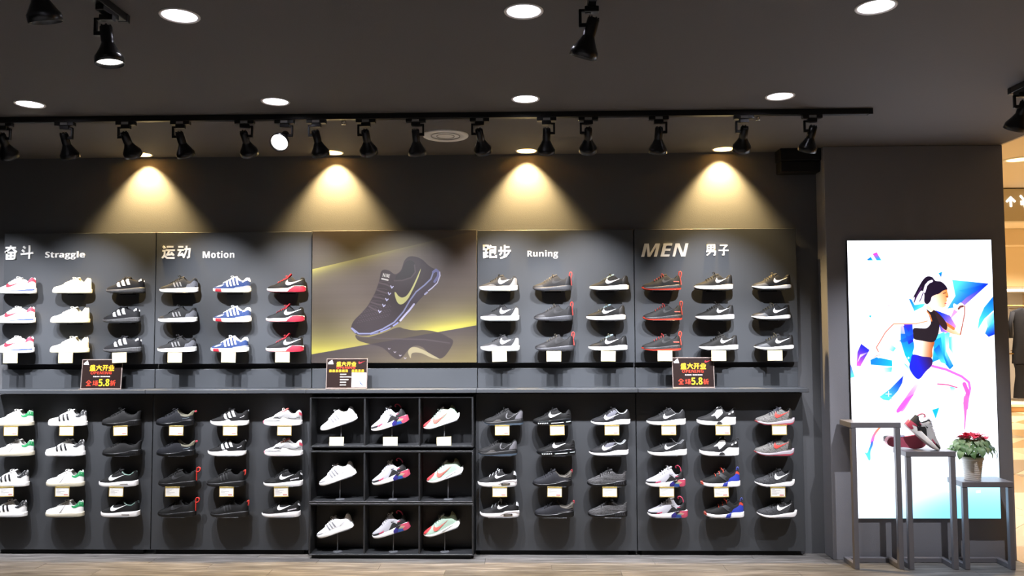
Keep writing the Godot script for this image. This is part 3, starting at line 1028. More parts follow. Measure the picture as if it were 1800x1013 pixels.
# a patch of the surface inside an outline; mode "p": x and height, "u": share of the upper's height, "s": share of the sole's
func patch(S: Dictionary, flat: Array, mode: String, off: float, st: SurfaceTool, sides := 3) -> void:
	var pts := PackedVector2Array()
	for p in (flat if flat[0] is Vector2 else v2(flat)):
		pts.append(p)
	var ids := Geometry2D.triangulate_polygon(pts)
	if ids.is_empty():
		push_error("bad outline")
		return
	var tris := []
	var longest := 0.0
	for k in range(0, ids.size(), 3):
		var a := pts[ids[k]]
		var b := pts[ids[k + 1]]
		var c := pts[ids[k + 2]]
		if (b - a).cross(c - a) < 0.0:
			var t := b
			b = c
			c = t
		tris.append([a, b, c])
		for e in [a - b, b - c, c - a]:
			longest = maxf(longest, maxf(absf(e.x), absf(e.y) * (0.35 if mode != "p" else 1.0)))
	var level := 0
	while longest > 0.07 and level < 4:
		longest /= 2.0
		level += 1
	for l in level:
		var finer := []
		for f in tris:
			var ab: Vector2 = (f[0] + f[1]) / 2.0
			var bc: Vector2 = (f[1] + f[2]) / 2.0
			var ca: Vector2 = (f[2] + f[0]) / 2.0
			finer.append_array([[f[0], ab, ca], [ab, f[1], bc], [ca, bc, f[2]], [ab, bc, ca]])
		tris = finer
	for f in tris:
		var q := []
		for v in f:
			var p: Vector3
			match mode:
				"u": p = at_v(S, v.x, v.y, off)
				"s": p = surf(S, v.x, lerpf(ev(S.bot, v.x), ev(S.mid, v.x), clampf(v.y, 0.0, 1.0)) - 0.0002, off)
				_: p = surf(S, v.x, clampf(v.y, ev(S.bot, v.x), ev(S.top, v.x) - 0.001), off)
			q.append(p)
		# seen from +z the triangle runs counter-clockwise: front faces are clockwise
		if sides & 1:
			for i in [0, 2, 1]:
				st.add_vertex(q[i])
		if sides & 2:
			for i in [0, 1, 2]:
				st.add_vertex(Vector3(q[i].x, q[i].y, -q[i].z))

func stripes(hex: String, x: float, y: float, w: float, h: float, lean: float, step: float, rise: float, n := 3) -> Array:
	var out := []
	for k in n:
		var a := x + k * step
		var b := y + k * rise
		out.append(["stripe", hex, [a, b, a + w, b, a + w - lean, b + h, a - lean, b + h], "p"])
	return out

func make_shoe(D: Dictionary) -> Node3D:
	var P: Dictionary = PROFILES[D.get("form", "run")].duplicate()
	P.merge(D, true)
	var S := {"bot": lut(P.bot), "mid": lut(P.mid), "top": lut(P.top), "wid": lut(WID), "tc": P.tc, "sw": P.get("sw", 1.05), "ue": P.get("ue", 0.98), "lean": P.get("lean", 0.0)}
	var o := Node3D.new()
	var tc: float = S.tc
	# upper
	var st := begin()
	var rows := []
	for t in stations(0.012, S.ue, 46):
		var r := PackedVector3Array()
		for j in 11:
			r.append(at_v(S, t, j / 10.0))
		rows.append(r)
	sheet(st, rows, false)
	sheet(st, mirrored(rows), true)
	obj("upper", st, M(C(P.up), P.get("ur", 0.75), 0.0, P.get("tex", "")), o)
	# midsole and outsole
	var band: float = P.get("band", 0.2)      # share of the sole that is outsole
	st = begin()
	rows = []
	var roof := []
	for t in stations(0.0, 1.0, 44):
		var r := PackedVector3Array()
		var b := ev(S.bot, t)
		var m := ev(S.mid, t)
		for j in 6:
			r.append(surf(S, t, lerpf(b, m, lerpf(band, 1.0, j / 5.0)) - 0.0002))
		rows.append(r)
		roof.append(PackedVector3Array([r[5], Vector3(r[5].x, r[5].y, -r[5].z)]))
	sheet(st, rows, false)
	sheet(st, mirrored(rows), true)
	sheet(st, roof, false)
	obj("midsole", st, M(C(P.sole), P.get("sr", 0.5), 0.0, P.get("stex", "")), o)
	st = begin(false)
	rows = []
	roof = []
	for t in stations(0.0, 1.0, 36):
		var b := ev(S.bot, t)
		var m := ev(S.mid, t)
		var r := PackedVector3Array([surf(S, t, b), surf(S, t, lerpf(b, m, band))])
		rows.append(r)
		roof.append(PackedVector3Array([r[0], Vector3(r[0].x, r[0].y, -r[0].z)]))
	sheet(st, rows, false)
	sheet(st, mirrored(rows), true)
	sheet(st, roof, true)
	obj("outsole", st, M(C(P.out), 0.6), o)
	# padded collar and lining
	st = begin()
	rows = []
	for t in stations(tc + 0.004, S.ue, 18):
		var a := at_v(S, t, 1.0)
		var r := PackedVector3Array([a])
		var inner := Vector3((0.76 - 0.5) * LEN, 0, 0)
		for d in [[0.1, 0.006, 0.9], [0.14, -0.004, 0.8], [0.17, -0.03, 0.74], [0.2, -0.09, 0.66]]:
			var x := lerpf(a.x, inner.x, d[0] * 0.8)
			var y := maxf(a.y + d[1] * LEN, ev(S.mid, t) * LEN)
			r.append(Vector3(x, y, a.z * d[2]))
		r.append(Vector3(lerpf(a.x, inner.x, 0.2), (ev(S.mid, t) + 0.02) * LEN, a.z * 0.6))
		r.append(Vector3(lerpf(a.x, inner.x, 0.2), (ev(S.mid, t) + 0.02) * LEN, 0.0))
		rows.append(r)
	sheet(st, rows, false)
	sheet(st, mirrored(rows), true)
	obj("lining", st, M(C(P.lin), 0.85), o)
	# tongue
	var tip: Array = P.tip
	var path := spline([Vector2(tc - 0.15, ev(S.top, tc - 0.15) - 0.004), Vector2(tc - 0.05, ev(S.top, tc - 0.05) + 0.008), Vector2(tip[0], tip[1])], 4)
	st = begin()
	rows = []
	for i in path.size():
		var d: Vector2 = (path[mini(i + 1, path.size() - 1)] - path[maxi(i - 1, 0)]).normalized()
		var nn := Vector2(-d.y, d.x)
		var hw := 0.075 if i < path.size() - 1 else 0.05
		var r := PackedVector3Array()
		for k in 9:
			var a := TAU * (k % 8) / 8.0
			var c := cos(a)
			var p: Vector2 = path[i] + nn * (0.013 * sin(a) - 0.03 * c * c) + Vector2(-0.5, 0.0)
			r.append(Vector3(p.x, p.y, c * hw) * LEN)
		rows.append(r)
	var last: PackedVector3Array = rows[rows.size() - 1]
	var cen := (last[0] + last[4]) / 2.0
	var capr := PackedVector3Array()
	for k in 9:
		capr.append(cen + Vector3(0.002, 0.002, 0))
	rows.append(capr)
	sheet(st, rows, true)
	obj("tongue", st, M(C(P.ton), 0.8), o)
	# laces
	if P.get("lac", "") != "":
		var ls: Array = P.get("ls", [tc - 0.26, tc - 0.03, 5])
		st = begin()
		for k in ls[2]:
			var t: float = lerpf(ls[0], ls[1], k / float(ls[2] - 1))
			var line := []
			for j in 9:
				var v := 1.0 - absf(j - 4.0) / 4.0
				var p := at_v(S, t + 0.012 * (j - 4.0) / 4.0, lerpf(0.8, 1.0, sqrt(v)), 0.012)
				line.append(p if j <= 4 else Vector3(p.x, p.y, -p.z))
			tube(st, line, 0.0085 * LEN, 6, 1.3)
		var e: Vector3 = at_v(S, ls[1], 1.0, 0.014)
		for s in [-1.0, 1.0]:
			var bow := [e]
			for q in [[-0.035, 0.03, 0.03], [-0.05, 0.012, 0.085], [-0.02, -0.015, 0.06], [0.0, 0.0, 0.0]]:
				bow.append(e + Vector3(q[0], q[1] + P.get("bow", 0.0) * (1.0 - q[0]) * 0.5, q[2] * s) * LEN)
			tube(st, spline(bow, 4), 0.007 * LEN, 5)
		obj("laces", st, M(C(P.lac), 0.8), o)
	# pieces laid on the upper and the sole
	var lift := 0.006
	for ov in P.get("ov", []):
		lift += 0.0006
		var wraps := false
		for p in (ov[2] if ov[2][0] is Vector2 else v2(ov[2])):
			wraps = wraps or p.x <= 0.05 or p.x >= 0.94
		for sides in ([3] if wraps else [1, 2]):
			st = begin()
			patch(S, ov[2], ov[3] if ov.size() > 3 else "p", lift, st, sides)
			var holder: Node = o
			var base: String = {"heel_badge": "heel_tab", "strap_window": "heel_strap", "strap_end": "strap", "window_insert": "air_window", "tick_core": "tick", "collar_window": "collar_panel"}.get(ov[0], "")
			if base != "" and o.has_node(base):
				holder = o.get_node(base)
				if sides == 2 and o.has_node(base + "2"):
					holder = o.get_node(base + "2")
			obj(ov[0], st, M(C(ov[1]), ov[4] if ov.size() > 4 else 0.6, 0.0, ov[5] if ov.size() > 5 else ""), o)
	for lp in P.get("loops", []):
		st = begin()
		var pts := []
		for p in spline(v2(lp[2]), 4):
			pts.append(Vector3(p.x - 0.5, p.y, 0.0) * LEN)
		tube(st, pts, lp[3] * LEN, 6, 1.6)
		obj(lp[0], st, M(C(lp[1]), 0.6), o)
	return o

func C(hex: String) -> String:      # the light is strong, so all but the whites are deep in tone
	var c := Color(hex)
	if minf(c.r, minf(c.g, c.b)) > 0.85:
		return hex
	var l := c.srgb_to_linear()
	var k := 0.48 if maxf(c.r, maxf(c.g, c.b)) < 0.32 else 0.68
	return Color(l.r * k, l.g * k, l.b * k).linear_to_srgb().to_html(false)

const LOOP := [1.0, 0.13, 0.99, 0.22, 0.972, 0.3, 0.945, 0.38, 0.95, 0.455, 0.985, 0.475, 1.01, 0.43, 0.995, 0.36, 0.975, 0.3]

func styles() -> Dictionary:
	var R := "e02838"
	var out := {
	"cortez": {"say": "white trainer with red tick and red heel tab", "short": "white red-ticked trainer", "up": "f4f2ee", "sole": "f6f4f0", "out": "e8e4dc", "lin": "f0ece8", "ton": "f4f2ee", "lac": "f6f4f2", "top": [0, 0.1, 0.03, 0.13, 0.1, 0.17, 0.22, 0.22, 0.35, 0.3, 0.48, 0.38, 0.55, 0.395, 0.64, 0.37, 0.75, 0.31, 0.82, 0.31, 0.88, 0.37, 0.93, 0.41, 0.965, 0.38, 1, 0.27], "tc": 0.6,
		"ov": [["sole_stripe", "3a5fae", [0.42, 0.62, 0.98, 0.52, 0.98, 0.75, 0.42, 0.78], "s"], ["tick", "d8273f", tick(0.28, 0.15, 0.42, 0.16)], ["heel_tab", "d8405a", [0.82, 0.72, 0.9, 0.62, 0.98, 0.66, 0.98, 1.0, 0.84, 1.0], "u"], ["toe_seam", "d9d5d0", [0.02, 0.1, 0.2, 0.12, 0.3, 0.55, 0.29, 0.56, 0.19, 0.16, 0.02, 0.14], "u"]]},
	"cream": {"say": "plain cream leather court shoe with low flat sole", "short": "cream court shoe", "form": "court", "up": "fff9e0", "sole": "fff8de", "out": "e2d9b8", "lin": "e9dfc0", "ton": "fff9e0", "lac": "f3eeda", "ov": [["tongue_badge", "a98b4a", [0.62, 0.84, 0.68, 0.84, 0.68, 0.98, 0.62, 0.98], "u"], ["heel_tab", "f3eddc", [0.88, 0.7, 0.98, 0.66, 0.98, 1.0, 0.88, 1.0], "u"], ["quarter_seam", "d9d0ae", [0.4, 0.0, 0.43, 0.0, 0.62, 0.95, 0.6, 0.97], "u"]]},
	"knit3": {"say": "black knit runner with three broad white stripes", "short": "black three-striped runner", "up": "2e2e33", "tex": "knit", "sole": "8a8a8c", "stex": "speck", "out": "1b1b1c", "lin": "25252a", "ton": "2a2a2f", "lac": "333338", "top": [0, 0.1, 0.03, 0.13, 0.1, 0.165, 0.22, 0.215, 0.35, 0.3, 0.5, 0.385, 0.58, 0.385, 0.68, 0.34, 0.76, 0.31, 0.84, 0.3, 0.92, 0.36, 0.965, 0.345, 1, 0.26], "band": 0.22,
		"ov": stripes("f6f6f6", 0.36, 0.15, 0.075, 0.15, 0.07, 0.115, 0.03) + [["heel_tab", "f0f0f0", [0.87, 0.78, 0.98, 0.78, 0.98, 1.0, 0.86, 1.0], "u"]]},
	"greyboost": {"say": "dark grey knit runner on a thick white sole", "short": "dark grey runner", "up": "3a3b3d", "tex": "knit", "sole": "f3f2ee", "out": "1c1c1c", "band": 0.08, "lin": "2c2d30", "ton": "2f3032", "lac": "26272a", "bow": 0.05, "mid": [0, 0.1, 0.1, 0.09, 0.3, 0.1, 0.6, 0.115, 0.85, 0.135, 1, 0.14],
		"ov": [["heel_panel", "8b8d96", [0.72, 0.0, 0.98, 0.0, 0.98, 0.66, 0.9, 0.74, 0.75, 0.52], "u", 0.7, "suede"]] + stripes("8d8d8d", 0.44, 0.135, 0.035, 0.11, 0.05, 0.075, 0.012)},
	"bluesuede": {"say": "blue suede trainer with white stripes and red sole patch", "short": "blue suede trainer", "up": "33508f", "tex": "suede", "sole": "f4f2ec", "out": "d9d5ca", "lin": "dfe3ea", "ton": "dfe6ee", "lac": "f0f2f4", "mid": [0, 0.11, 0.1, 0.1, 0.3, 0.095, 0.6, 0.1, 0.85, 0.115, 1, 0.12],
		"ov": [["toe_overlay", "b9c4d6", [0.12, 0.36, 0.3, 0.42, 0.34, 0.6, 0.2, 0.72], "u"]] + stripes("eef1f4", 0.42, 0.14, 0.045, 0.18, 0.06, 0.085, 0.016, 4) + [["heel_clip", "a9adb2", [0.6, 0.0, 0.98, 0.0, 0.98, 0.2, 0.78, 0.2, 0.64, 0.1], "u"], ["collar_panel", "e9edf2", [0.8, 0.78, 0.98, 0.72, 0.98, 1.0, 0.8, 1.0], "u"], ["sole_patch", "d4263a", [0.13, 0.15, 0.3, 0.15, 0.28, 0.98, 0.12, 0.98], "s"]]},
	"redheel": {"say": "black runner with white tick, red laces and heel", "short": "black and red runner", "up": "232324", "tex": "knit", "sole": "f2f0ec", "out": "c22232", "band": 0.12, "lin": "2a2a2a", "ton": R, "lac": "c8404a", "tip": [0.61, 0.475], "mid": [0, 0.1, 0.1, 0.085, 0.3, 0.09, 0.55, 0.1, 0.7, 0.155, 0.85, 0.165, 1, 0.15],
		"ov": [["heel_unit", "e0304a", [0.56, 0.1, 0.72, 0.0, 0.98, 0.05, 1.0, 0.6, 0.97, 0.98, 0.72, 0.98, 0.6, 0.55], "s"], ["tick", "f6f6f4", tick(0.5, 0.17, 0.46, 0.16)]]},
	"greyzoom": {"say": "grey runner with slim white tick and thick white sole", "short": "grey runner", "up": "48474a", "sole": "f2f4f2", "out": "8e9492", "band": 0.14, "lin": "38383a", "ton": "38383a", "lac": "303034", "mid": [0, 0.115, 0.1, 0.115, 0.3, 0.115, 0.6, 0.125, 0.85, 0.135, 1, 0.14],
		"ov": [["toe_overlay", "8d8c8c", [0.0, 0.0, 0.46, 0.0, 0.4, 0.22, 0.3, 0.4, 0.2, 0.3, 0.02, 0.3], "u"], ["heel_panel", "b9b8b6", [0.78, 0.0, 0.98, 0.0, 0.98, 0.85, 0.9, 0.8], "u"], ["tick", "fafafa", tick(0.5, 0.17, 0.42, 0.19)]]},
	"redloop": {"say": "charcoal trail runner with a red heel loop", "short": "charcoal red-looped runner", "up": "302f31", "sole": "55565c", "stex": "suede", "out": "2a2a2d", "lin": "242426", "ton": "3a393b", "lac": "6b6458", "ov": [["toe_overlay", "3b3a3c", [0.0, 0.0, 0.3, 0.0, 0.24, 0.5, 0.02, 0.6], "u"], ["tick", "252527", tick(0.5, 0.17, 0.36, 0.14)], ["heel_panel", "26262a", [0.82, 0.0, 0.98, 0.0, 0.98, 1.0, 0.88, 1.0], "u"]], "loops": [["heel_loop", "ee5148", LOOP, 0.015]]},
	"blackwhite": {"say": "black runner with bold white tick on a white sole", "short": "black white-soled runner", "up": "212122", "tex": "knit", "sole": "f4f3f0", "out": "1d1d1d", "band": 0.14, "lin": "1b1b1c", "ton": "8fa4ae", "lac": "6f6f58", "mid": [0, 0.105, 0.1, 0.1, 0.3, 0.1, 0.6, 0.12, 0.8, 0.145, 0.9, 0.15, 1, 0.13],
		"ov": [["heel_panel", "161617", [0.82, 0.0, 0.98, 0.0, 0.98, 1.0, 0.84, 1.0], "u"], ["tick", "fafafa", tick(0.4, 0.165, 0.42, 0.15)]]},
	"redsole": {"say": "black trail runner with orange-red outsole and heel loop", "short": "black orange-soled runner", "up": "262626", "sole": "6a6a6e", "stex": "grit", "out": "e2452f", "band": 0.36, "lin": "1e1e1e", "ton": "1f1f1f", "lac": "a83a36", "ov": [["toe_bumper", "e2452f", [0.0, 0.0, 0.05, 0.0, 0.04, 1.0, 0.0, 1.0], "s"], ["tick", "3b3b3c", tick(0.5, 0.18, 0.3, 0.12)], ["heel_bar", "e8695a", [0.79, 0.2, 0.935, 0.2, 0.935, 0.225, 0.79, 0.225], "p"]], "loops": [["heel_loop", "e8553f", LOOP, 0.015]]},
	"olive": {"say": "dark olive runner with white tick and raised laces", "short": "dark olive runner", "up": "2f2e2a", "tex": "knit", "sole": "f2f1ee", "out": "1b1b1b", "band": 0.16, "lin": "38352c", "ton": "2b2a28", "lac": "35322b", "bow": 0.06, "mid": [0, 0.1, 0.1, 0.1, 0.3, 0.1, 0.6, 0.115, 0.85, 0.14, 1, 0.14],
		"ov": [["heel_panel", "1e1e1f", [0.8, 0.0, 0.98, 0.0, 0.98, 1.0, 0.86, 1.0], "u"], ["tick", "fafafa", tick(0.52, 0.175, 0.36, 0.14)]]},
	"slate": {"say": "slate racing runner with white tick and slim white sole", "short": "slate racing runner", "up": "36373a", "tex": "knit", "sole": "f2f2f0", "out": "232323", "band": 0.25, "lin": "202022", "ton": "3a3a3c", "lac": "5c553f", "bot": [0, 0.07, 0.06, 0.04, 0.16, 0.012, 0.3, 0, 0.88, 0, 0.96, 0.02, 1, 0.06], "mid": [0, 0.095, 0.1, 0.085, 0.3, 0.075, 0.6, 0.095, 0.8, 0.12, 0.92, 0.13, 1, 0.115],
		"ov": [["toe_overlay", "55575a", [0.0, 0.0, 0.4, 0.0, 0.28, 0.6, 0.02, 0.5], "u"], ["heel_panel", "1b1b1c", [0.84, 0.0, 0.98, 0.0, 0.98, 1.0, 0.86, 1.0], "u"], ["tick", "fafafa", tick(0.51, 0.165, 0.4, 0.145)]]},
	"greenheel": {"say": "white leather court shoe with a green heel tab", "short": "white green-heeled shoe", "form": "court", "up": "f1f0ec", "sole": "efe6cf", "out": "e2d8bb", "lin": "b9b8b4", "ton": "efeeea", "lac": "f2f1ee",
		"ov": [["heel_tab", "1f9a58", [0.84, 0.64, 0.98, 0.5, 0.98, 1.0, 0.83, 1.0, 0.72, 0.86, 0.72, 0.7], "u"], ["heel_badge", "d9efe2", [0.9, 0.72, 0.95, 0.7, 0.95, 0.84, 0.9, 0.86], "u"], ["quarter_seam", "d4d2cc", [0.42, 0.0, 0.44, 0.0, 0.6, 0.95, 0.585, 0.97], "u"], ["eyelet_seam", "dad8d2", [0.3, 0.86, 0.58, 0.8, 0.58, 0.83, 0.3, 0.9], "u"]]},
	"shell": {"say": "white leather court shoe with three black stripes", "short": "white black-striped shoe", "form": "court", "up": "f3f2f0", "sole": "f4f3f1", "out": "e6e3de", "lin": "9a9a9a", "ton": "eceae8", "lac": "f4f3f1",
		"ov": [["toe_shell", "fbfaf8", [0.0, 0.0, 0.22, 0.0, 0.2, 0.6, 0.16, 0.95, 0.02, 0.9], "u"], ["heel_tab", "3c3d40", [0.84, 0.6, 0.98, 0.55, 0.98, 1.0, 0.83, 1.0, 0.74, 0.84, 0.74, 0.68], "u"], ["heel_badge", "e6e6e6", [0.9, 0.72, 0.955, 0.7, 0.955, 0.86, 0.9, 0.88], "u"]] + stripes("1c1b1f", 0.35, 0.12, 0.05, 0.15, 0.055, 0.1, 0.012)},
	"ribknit": {"say": "black knit runner with ribbed heel sole and pointed collar", "short": "black ribbed runner", "form": "flex", "up": "2b2b2d", "tex": "knit", "sole": "18181a", "sr": 0.35, "out": "101011", "lin": "1a1a1b", "ton": "232325", "lac": "2b2b2d", "bow": 0.05,
		"ov": stripes("3a3a3d", 0.57, 0.02, 0.012, 0.085, 0.02, 0.045, 0.004, 8)},
	"blackmint": {"say": "black mesh runner with white tick and mint collar edge", "short": "black mint-edged runner", "up": "1d1d1e", "tex": "knit", "sole": "f3f1f0", "out": "e2dfdc", "lin": "26302e", "ton": "1a1a1b", "lac": "1c1c1d", "ls": [0.42, 0.58, 4], "top": [0, 0.1, 0.03, 0.13, 0.1, 0.165, 0.22, 0.21, 0.35, 0.285, 0.48, 0.36, 0.56, 0.4, 0.62, 0.36, 0.7, 0.305, 0.8, 0.29, 0.9, 0.355, 0.94, 0.37, 0.97, 0.34, 1, 0.26], "mid": [0, 0.115, 0.1, 0.105, 0.3, 0.1, 0.6, 0.12, 0.85, 0.13, 1, 0.145],
		"ov": [["collar_edge", "8fb3a4", [0.6, 0.88, 0.9, 0.88, 0.9, 0.98, 0.6, 0.98], "u"], ["sole_slot", "c9c6c4", [0.58, 0.45, 0.78, 0.4, 0.78, 0.58, 0.6, 0.62], "s"], ["tick", "fafafa", tick(0.3, 0.15, 0.44, 0.16)]]},
	"navyflex": {"say": "navy black runner with olive collar and red heel tab", "short": "navy runner", "form": "flex", "up": "2a2d36", "tex": "suede", "sole": "17181b", "sr": 0.35, "out": "101012", "lin": "6d6a5c", "ton": "24262d", "lac": "25272d",
		"ov": [["collar_panel", "77735f", [0.68, 0.82, 0.8, 0.7, 0.96, 0.5, 0.98, 1.0, 0.66, 1.0], "u"], ["side_print", "9fb3bd", [0.73, 0.3, 0.9, 0.36, 0.9, 0.42, 0.73, 0.36], "u"]], "loops": [["heel_tab", "c8374a", [0.99, 0.35, 1.03, 0.365, 1.045, 0.345, 1.0, 0.33], 0.014]]},
	"blackloop": {"say": "all-black runner with dark tick and red heel loop", "short": "black red-looped runner", "up": "171717", "sole": "2a2a2b", "stex": "grit", "out": "161616", "lin": "101010", "ton": "1c1c1c", "lac": "2e2e2e", "ov": [["tick", "3d3d3f", tick(0.4, 0.17, 0.36, 0.13)], ["heel_panel", "111111", [0.84, 0.0, 0.98, 0.0, 0.98, 1.0, 0.88, 1.0], "u"]], "loops": [["heel_loop", "ef3f33", [0.985, 0.12, 0.985, 0.22, 0.99, 0.32, 0.985, 0.42, 1.02, 0.46, 1.075, 0.44, 1.06, 0.37, 1.0, 0.34], 0.016]]},
	"rocker": {"say": "black trainer with three white stripes and white rocker sole", "short": "black white-striped trainer", "up": "1f1f20", "tex": "knit", "sole": "f5f4f2", "out": "dedcd8", "band": 0.1, "lin": "161617", "ton": "1c1c1d", "lac": "1a1a1b", "bot": [0, 0.085, 0.08, 0.04, 0.2, 0.01, 0.35, 0, 0.85, 0, 0.95, 0.012, 1, 0.05], "mid": [0, 0.12, 0.15, 0.1, 0.4, 0.12, 0.52, 0.155, 0.58, 0.115, 0.85, 0.125, 1, 0.12], "lean": 0.03,
		"ov": stripes("f6f6f6", 0.43, 0.165, 0.065, 0.14, 0.07, 0.1, 0.03) + [["side_print", "dddddd", [0.8, 0.42, 0.9, 0.5, 0.9, 0.56, 0.8, 0.47], "u"]], "loops": [["heel_tab", "b9bcbd", [0.985, 0.38, 0.975, 0.34, 0.96, 0.3, 0.95, 0.26], 0.01]]},
	"redtag": {"say": "all-black runner with tonal stripes and red heel tag", "short": "black red-tagged runner", "up": "1e1e1f", "tex": "knit", "sole": "1b1b1c", "out": "121213", "lin": "161617", "ton": "1d1d1e", "lac": "2c2c2d", "ov": stripes("343436", 0.42, 0.14, 0.028, 0.15, 0.05, 0.07, 0.022), "loops": [["heel_tag", "f0463a", [0.93, 0.26, 0.95, 0.36, 0.985, 0.39, 0.985, 0.3, 0.95, 0.25], 0.016]]},
	"pinkgrey": {"say": "grey and white trainer with pink toe and heel accents", "short": "grey pink-toed trainer", "up": "efedec", "sole": "f6f4f3", "out": "f0e6e6", "band": 0.1, "lin": "e9e7e6", "ton": "f07068", "lac": "f2f0f0", "tip": [0.64, 0.43], "mid": [0, 0.105, 0.1, 0.1, 0.3, 0.1, 0.6, 0.11, 0.85, 0.12, 1, 0.12],
		"ov": [["toe_overlay", "a9a9a9", [0.02, 0.0, 0.5, 0.0, 0.42, 0.2, 0.3, 0.16, 0.2, 0.42, 0.06, 0.45], "u"], ["toe_tip", "f0688a", [0.0, 0.35, 0.045, 0.35, 0.05, 1.0, 0.0, 1.0], "s"], ["toe_cap", "f0688a", [0.0, 0.0, 0.05, 0.0, 0.05, 0.6, 0.0, 0.8], "u"], ["swept_panel", "bdbcbb", [0.42, 0.5, 0.6, 0.3, 0.98, 0.1, 0.98, 0.5, 0.84, 0.6, 0.66, 0.85], "u"], ["eyestay", "2f2f31", [0.27, 0.6, 0.46, 0.3, 0.5, 0.42, 0.34, 0.72], "u"], ["tick", "8f8f91", tick(0.42, 0.18, 0.18, 0.1)], ["side_print", "404043", [0.66, 0.3, 0.95, 0.28, 0.95, 0.34, 0.66, 0.36], "u"], ["eyelet_tab", "f0688a", [0.52, 0.82, 0.57, 0.8, 0.58, 0.95, 0.53, 0.97], "u"], ["heel_tab", "f05a70", [0.92, 0.55, 0.98, 0.5, 0.98, 0.8, 0.92, 0.84], "u"]]},
	"lettered": {"say": "black trainer with white tick and white heel lettering", "short": "black lettered trainer", "up": "1c1c1d", "sole": "f4f2f2", "out": "e6e3e3", "lin": "1a1a1b", "ton": "202021", "lac": "1b1b1c",
		"ov": [["toe_overlay", "2f2f31", [0.16, 0.1, 0.36, 0.12, 0.34, 0.4, 0.24, 0.5], "u"], ["tick", "fafafa", tick(0.43, 0.17, 0.42, 0.15)], ["heel_tab", "f2f2f2", [0.945, 0.66, 0.98, 0.62, 0.98, 0.84, 0.945, 0.86], "u"]] + stripes("e9e9e9", 0.7, 0.155, 0.018, 0.028, -0.006, 0.031, 0.006, 7)},
	"outlined": {"say": "black runner with outlined tick and pale grey heel cup", "short": "black outlined runner", "up": "222223", "sole": "2a2b2d", "out": "5a6b7c", "band": 0.35, "lin": "1b1b1c", "ton": "1f1f20", "lac": "2e2e2f", "lean": 0.015,
		"ov": [["toe_overlay", "5d5a58", [0.22, 0.02, 0.46, 0.02, 0.4, 0.26, 0.32, 0.34], "u"], ["heel_cup", "7b7a80", [0.78, 0.1, 0.98, 0.1, 0.98, 0.9, 0.9, 0.92, 0.82, 0.66], "u"], ["tick", "8a8a8c", tick(0.55, 0.155, 0.38, 0.18)], ["tick_core", "222223", tick(0.575, 0.172, 0.3, 0.135)]]},
	"window": {"say": "black and white trainer with grey laces and air window", "short": "black white-laced trainer", "up": "1e1e1f", "sole": "f3efef", "out": "dcd8d8", "lin": "161617", "ton": "1b1b1c", "lac": "d6dce0", "ls": [0.32, 0.56, 4], "mid": [0, 0.11, 0.1, 0.1, 0.3, 0.105, 0.58, 0.115, 0.66, 0.15, 0.9, 0.165, 1, 0.15],
		"ov": [["toe_overlay", "2c2c2e", [0.0, 0.0, 0.4, 0.0, 0.3, 0.35, 0.06, 0.4], "u"], ["tick", "f2f2f2", tick(0.45, 0.2, 0.34, 0.12)], ["heel_tab", "e6e9ec", [0.92, 0.6, 0.98, 0.55, 0.98, 0.95, 0.93, 1.0], "u"], ["air_window", "3a3634", [0.62, 0.32, 0.82, 0.32, 0.84, 0.46, 0.82, 0.58, 0.62, 0.58, 0.6, 0.46], "s"], ["window_insert", "9a8f86", [0.65, 0.4, 0.79, 0.4, 0.79, 0.5, 0.65, 0.5], "s"], ["sole_panel", "dcd6d8", [0.5, 0.55, 0.62, 0.7, 0.9, 0.8, 1.0, 0.6, 1.0, 0.7, 0.9, 0.95, 0.6, 0.95], "s"]]},
	"bubble": {"say": "black runner with white tick on a glossy clear-bubble sole", "short": "black bubble-soled runner", "up": "1d1d1e", "tex": "knit", "sole": "202124", "sr": 0.12, "out": "151516", "lin": "141415", "ton": "1c1c1d", "lac": "2a2a2c", "mid": [0, 0.1, 0.1, 0.1, 0.3, 0.11, 0.6, 0.135, 0.85, 0.165, 1, 0.16],
		"ov": stripes("e6ecee", 0.14, 0.035, 0.022, 0.028, 0.004, 0.045, 0.001, 6) + [["bubble_glint", "dfe6e8", [0.46, 0.34, 0.78, 0.36, 0.78, 0.5, 0.46, 0.46], "s", 0.1], ["bubble_glint", "c8d2d4", [0.84, 0.4, 0.96, 0.45, 0.96, 0.6, 0.84, 0.55], "s", 0.1], ["tick", "fafafa", tick(0.4, 0.185, 0.42, 0.15)], ["heel_band", "333336", [0.86, 0.3, 0.98, 0.2, 0.98, 0.3, 0.87, 0.4], "u"], ["heel_band", "333336", [0.86, 0.6, 0.98, 0.5, 0.98, 0.6, 0.87, 0.7], "u"]]},  # pale sole stripes and glint patches are highlights painted on the glossy bubbles
	"greyflex": {"say": "slate knit runner with taupe collar and red heel tab", "short": "slate knit runner", "form": "flex", "up": "3a3b43", "tex": "suede", "sole": "1c1c1f", "sr": 0.35, "out": "111113", "lin": "5f5b54", "ton": "33343b", "lac": "34353a",
		"ov": [["collar_panel", "6d685e", [0.66, 0.84, 0.8, 0.66, 0.94, 0.4, 0.98, 0.2, 0.98, 1.0, 0.64, 1.0], "u"], ["heel_cradle", "515055", [0.6, 0.06, 0.8, 0.14, 0.98, 0.1, 0.98, 0.24, 0.8, 0.26, 0.6, 0.14], "u"], ["collar_window", "46413f", [0.82, 0.74, 0.92, 0.6, 0.94, 0.86, 0.86, 0.88], "u"]], "loops": [["heel_tab", "c23a48", [0.975, 0.33, 0.985, 0.39, 1.005, 0.39, 1.0, 0.32], 0.014]]},
